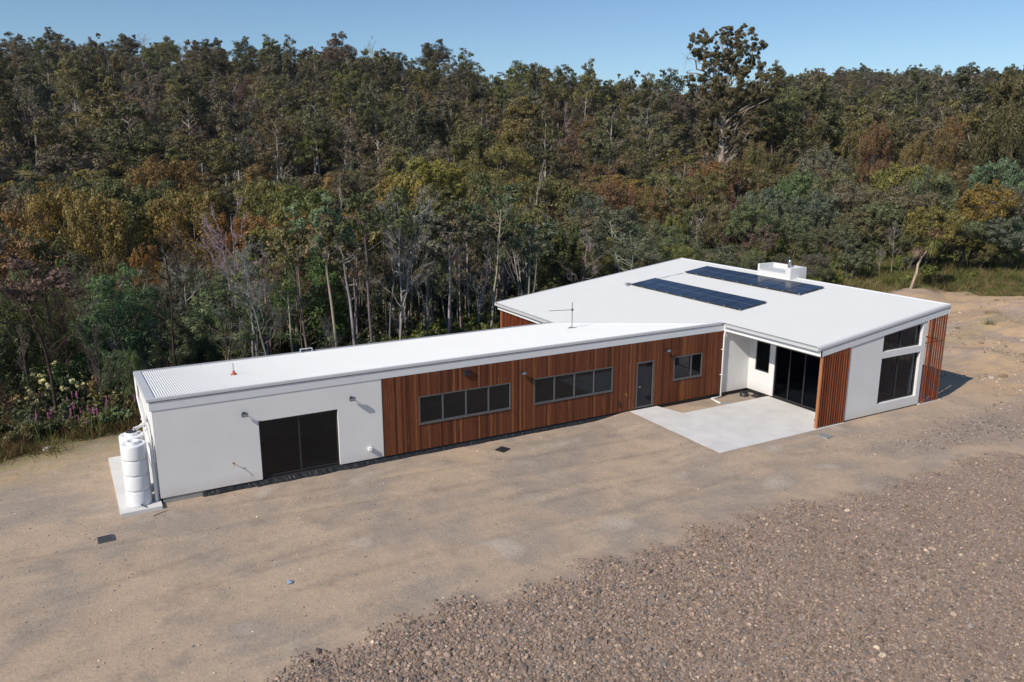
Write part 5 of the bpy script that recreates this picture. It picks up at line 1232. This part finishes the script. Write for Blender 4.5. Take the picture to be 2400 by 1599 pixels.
# ---- the big gum behind the roof, built from its own clumps
def big_gum():
    c0, r = 1690, 128; x, y = at_col(c0, r, 400); z = float(height(x, y)); dep = r * math.cos(math.atan((c0 - 1200) / 1863.9))
    sc = dep / 1863.9 / 3.565
    G = Grow(4242); q = G.g
    def loc(px, py, dz=0.):  # photo-survey offsets turned into metres across the tree; depth is free
        Py = 40 + py / 3.565; b = YAW + sight(c0, 400)[0]
        u = (sight(1560 + px / 3.565, Py)[0] - sight(c0, 400)[0]) * r
        zz = zpix(c0, r, Py) - z
        return np.array([u * math.cos(b) + dz * math.sin(b), -u * math.sin(b) + dz * math.cos(b), zz])
    TR = [loc(462, 1600), loc(458, 1430), loc(466, 1250), loc(470, 1050), loc(478, 900, .4), loc(466, 740, .2), loc(500, 620), loc(540, 500, .3), loc(560, 330)]
    TR[0][2] = -1; G.tube(TR, .62, .10, 10)
    CL = [(250, 260, 60), (330, 170, 50), (300, 300, 50), (240, 200, 40), (400, 150, 30), (520, 150, 50), (570, 230, 60), (620, 190, 45), (460, 230, 60), (640, 280, 50), (600, 340, 55), (520, 380, 60),
          (690, 120, 35), (725, 170, 25), (770, 235, 30), (815, 245, 28), (720, 320, 40), (740, 370, 40), (350, 370, 40), (420, 320, 50), (680, 440, 40), (210, 520, 35), (190, 560, 28), (430, 540, 80), (500, 500, 70),
          (600, 450, 60), (690, 540, 80), (780, 480, 50), (830, 540, 60), (900, 480, 50), (640, 620, 70), (560, 620, 60), (700, 660, 60), (450, 600, 60), (260, 620, 60), (310, 700, 60), (380, 640, 50), (800, 620, 60),
          (930, 560, 50), (440, 830, 80), (520, 870, 60), (330, 880, 70), (600, 870, 60), (700, 850, 80), (780, 920, 60), (350, 1000, 80), (260, 1020, 60), (450, 960, 50), (560, 1000, 50), (330, 1080, 50), (540, 110, 30), (480, 120, 26), (420, 700, 60), (540, 740, 55), (640, 760, 60), (380, 780, 50), (620, 960, 55), (700, 960, 50), (280, 950, 50), (400, 900, 50), (590, 1080, 45), (440, 420, 50), (560, 290, 50), (470, 640, 50)]
    TRa = np.array(TR)
    for (px, py, rr) in CL:
        p = loc(px, py, q.uniform(-2.2, 2.2)); R = rr * sc * 1.05
        hd = np.linalg.norm(p[:2] - TRa[4][:2]); za = np.clip(p[2] - hd * .9 - 1, 9, TRa[-1][2] - .5)
        A = np.array([np.interp(za, TRa[:, 2], TRa[:, c]) for c in range(3)])
        G.limb(A, p, .12, .025, .05, 6, 5, -.08)
        n2 = 12; G.ribbons(np.repeat(p[None], n2, 0), unit(q.normal(size=(n2, 3)) + [0, 0, .2]), R * q.uniform(.8, 1.5, n2), np.full(n2, .02))
        for k in range(5):
            G.lobe(p + q.normal(0, R * .75, 3), R * q.uniform(.36, .80), int(330 + 400 * R), .21, 8, .85, q.normal(0, .08), .1, .34)
    for (a, b) in [((466, 1300), (290, 1130)), ((480, 960), (640, 1010)), ((466, 1320), (560, 1180)), ((360, 500), (170, 455)), ((350, 500), (180, 340)), ((370, 500), (260, 360))]:
        G.limb(loc(*a), loc(b[0], b[1], q.uniform(-1.5, 1.5)), .16, .03, .06, 6, 5, .05)
        e = loc(*b); n2 = 9; G.ribbons(np.repeat(e[None], n2, 0), unit(q.normal(size=(n2, 3))), q.uniform(.8, 2.2, n2), np.full(n2, .035))
    o = empty('gum_tree', (x, y, z)); a = link('trunk', G.wood_mesh('trunk', M['bark_o']), o); a.color = (.34, .29, .235, 1)
    b = link('crown', G.crown_mesh('crown', M['leaf_o']), o); b.color = (.135, .118, .055, 1)
    tag(o, 'tallest gum tree standing high above the skyline with pale forked trunk', 'tree', 'gum trees on the hills')
big_gum()

# ---- cabbage tree at the edge of the clay ground
def cabbage():
    x, y = 58.4, 14.3; z = float(height(x, y)); o = empty('cabbage_tree', (x, y, z)); o.scale = (.68, .68, .64); tag(o, 'leaning cabbage tree with spiky green heads and dead thatch at the edge of the clay', 'tree')
    G = Grow(5); G.limb((0, 0, -.5), (.9, -.3, 3.9), .17, .13, .01, 6, 8); G.limb((.9, -.3, 3.9), (2.1, -1.0, 6.3), .11, .09, .02, 4, 7); G.limb((.9, -.3, 3.9), (.3, -.1, 5.2), .11, .09, .02, 4, 7)
    a = link('trunk', G.wood_mesh('trunk', M['bark_o']), o); a.color = (.50, .38, .28, 1)
    def head(c, n, L, droop, name, col):
        g2 = np.random.default_rng(int(c[2] * 10) + n); d = unit(g2.normal(size=(n, 3)) + [0, 0, droop]); c = np.array(c)
        w = unit(np.cross(d, [0, 0, 1.])) * .045; Ls = L * g2.uniform(.7, 1.1, n)[:, None]
        m1 = c + d * Ls * .55; m2 = c + d * Ls; m2[:, 2] -= (.28 * Ls[:, 0])
        V = np.stack([c - w * .5 + 0 * d, c + w * .5 + 0 * d, m1 + w, m1 - w, m1 - w, m1 + w, m2 + w * .1, m2 - w * .1], 1).reshape(-1, 3)
        me = npmesh(name, V, np.arange(n * 8).reshape(-1, 4), M['leaf_o'], np.clip(g2.normal(.5, .2, n * 2), 0, 1)); h = link(name, me, o); h.color = col
    head((2.1, -1.0, 6.3), 170, 1.35, .1, 'leaf_head', (.16, .18, .05, 1)); head((1.9, -.9, 5.6), 150, 1.2, -1.0, 'leaf_head', (.20, .20, .06, 1))
    head((2.2, -1.0, 7.1), 240, 1.0, .5, 'flower_head', (.30, .20, .12, 1)); head((.3, -.1, 5.1), 220, 1.0, -.5, 'dead_thatch', (.28, .21, .15, 1)); head((.3, -.1, 5.6), 60, .6, 1.0, 'leaf_head', (.25, .24, .06, 1))
cabbage()

# ---- pink flower spikes on the bank, white flowering bush, rocks
fG = Grow(9); fG.limb((0, 0, -.1), (.05, .02, 1.05), .014, .008, .02, 4, 4); fG.ribbons(np.zeros((7, 3)), unit(fG.g.normal(0, .3, (7, 3)) + [0, 0, 1]), fG.g.uniform(.5, .9, 7), np.full(7, .02))
M['stem_green'] = simple('stem_green', (.11, .14, .035), .8); M['petal_pink'] = simple('petal_pink', (.42, .13, .26), .7, var=.15)
fst = fG.wood_mesh('stem', M['stem_green'])
pk = Grow(10); 
for k in range(9): pk.lobe((.05, .02, 1.02 + k * .03), .042 - k * .003, 7, .055, 4, .8, 0, 0, .8)
pkm = pk.crown_mesh('blossom', M['petal_pink'])
cnt = 0
for _ in range(4000):
    if cnt >= 40: break
    c = g.uniform(-10, 345); r = g.uniform(33.8, 43.5) if c < 180 else g.uniform(34.4, 39); x, y = at_col(c, r)
    if r < float(plateau_r(x, y)) + .5: continue
    if x > -.8 and y < 7.2: continue
    o = empty('flower_plant', (x, y, float(height(x, y)) - .05)); a = link('stem', fst, o); b = link('blossom', pkm, o)
    s_ = g.uniform(.75, 1.15); o.scale = (s_, s_, s_); o.rotation_euler = (0, 0, g.uniform(0, 6.28)); cnt += 1
    tag(o, 'tall pink flower spike on the bank ' + ('by the left edge of the picture' if c < 60 else 'around the cream flowered bush' if c < 140 else 'beside the dark forked dead tree' if c < 230 else 'near the green shrubs behind the tanks' if c < 290 else 'right behind the rear tank'), 'flower', 'pink flower spikes on the bank')
def bush(c, r, w, h, seed, col, fl, label):
    x, y = at_col(c, r); G = Grow(seed)
    for k in range(16):
        a = G.g.uniform(0, 6.28); d = G.g.uniform(.1, .42) * w; G.lobe((math.cos(a) * d, math.sin(a) * d, h * G.g.uniform(.3, .8)), h * .25, 260, .14, 8, .8, 0, .3, .5)
    G.ribbons(np.zeros((12, 3)), unit(G.g.normal(size=(12, 3)) + [0, 0, 1.2]), h * G.g.uniform(.6, 1., 12), np.full(12, .02))
    o = empty('flowering_bush', (x, y, float(height(x, y)))); a = link('crown', G.crown_mesh('crown', M['leaf_o']), o); a.color = col; b_ = link('trunk', G.wood_mesh('trunk', M['bark_o']), o); b_.color = (.1, .08, .06, 1)
    F_ = Grow(seed + 1)
    for k in range(26):
        d = unit(F_.g.normal(size=3) + [0, -.4, .5]); F_.lobe((d[0] * w * .48, d[1] * w * .48, h * .5 + d[2] * h * .48), .16, 26, .12, 3, .7, 0, .3, .8)
    m = F_.crown_mesh('blossom', M['leaf_o']); f_ = link('blossom', m, o); f_.color = fl; tag(o, label, 'bush')
bush(68, 41, 2.6, 2.6, 31, (.05, .075, .025, 1), (.62, .60, .30, 1), 'bush with clusters of cream flowers on the bank behind the tanks')
bush(888, 50, 1.6, 3.8, 41, (.05, .06, .03, 1), (.62, .58, .42, 1), 'cream-flowered bush behind the long low roof among saplings')
def boulder(c, py, s_, col, label):
    b = YAW + math.atan((c - 1200) / 1863.9); dep = (CZ + .2) / ((py - 354.9) / 1863.9); r = dep / math.cos(b - YAW)
    x, y = CX + r * math.sin(b), CY + r * math.cos(b)
    import bmesh
    bm = bmesh.new(); bmesh.ops.create_icosphere(bm, subdivisions=2, radius=s_); q = np.random.default_rng(int(c))
    for v in bm.verts:
        n_ = v.co.normalized(); v.co *= .85 + .25 * math.sin(n_.x * 3 + c) * math.sin(n_.y * 4 + 1) + q.uniform(-.06, .06); v.co.z *= .6
    me = bpy.data.meshes.new('boulder'); bm.to_mesh(me); bm.free(); me.materials.append(simple('boulder_stone', col, .9, bump=.4, bscale=12)); o = link('boulder', me, None, (x, y, float(height(x, y)) + s_ * .15)); tag(o, label, 'rock')
boulder(2368, 888, .20, (.45, .36, .29), 'pale rock lying on the orange clay right of the verandah shadow')
boulder(44, 1074, .22, (.50, .45, .40), 'whitish rock at the grassy edge of the yard behind the tank pad')
boulder(2396, 884, .24, (.24, .16, .10), 'small brown rock beside the pale rock on the orange clay')

# ---- air
M['haze'] = NT('haze_air'); _t = M['haze']; _v = _t.n('ShaderNodeVolumePrincipled', {'Color': (.92, .95, 1.0, 1), 'Density': .00007, 'Anisotropy': .3})
_t.t.links.new(_v.outputs[0], _t.out.inputs['Volume'])
o = MB().box(-5200, -5200, -16, 5200, 5200, 120).build('haze', _t.m); tag(o, 'thin blue air fading the far hills', None, None, 'stuff')
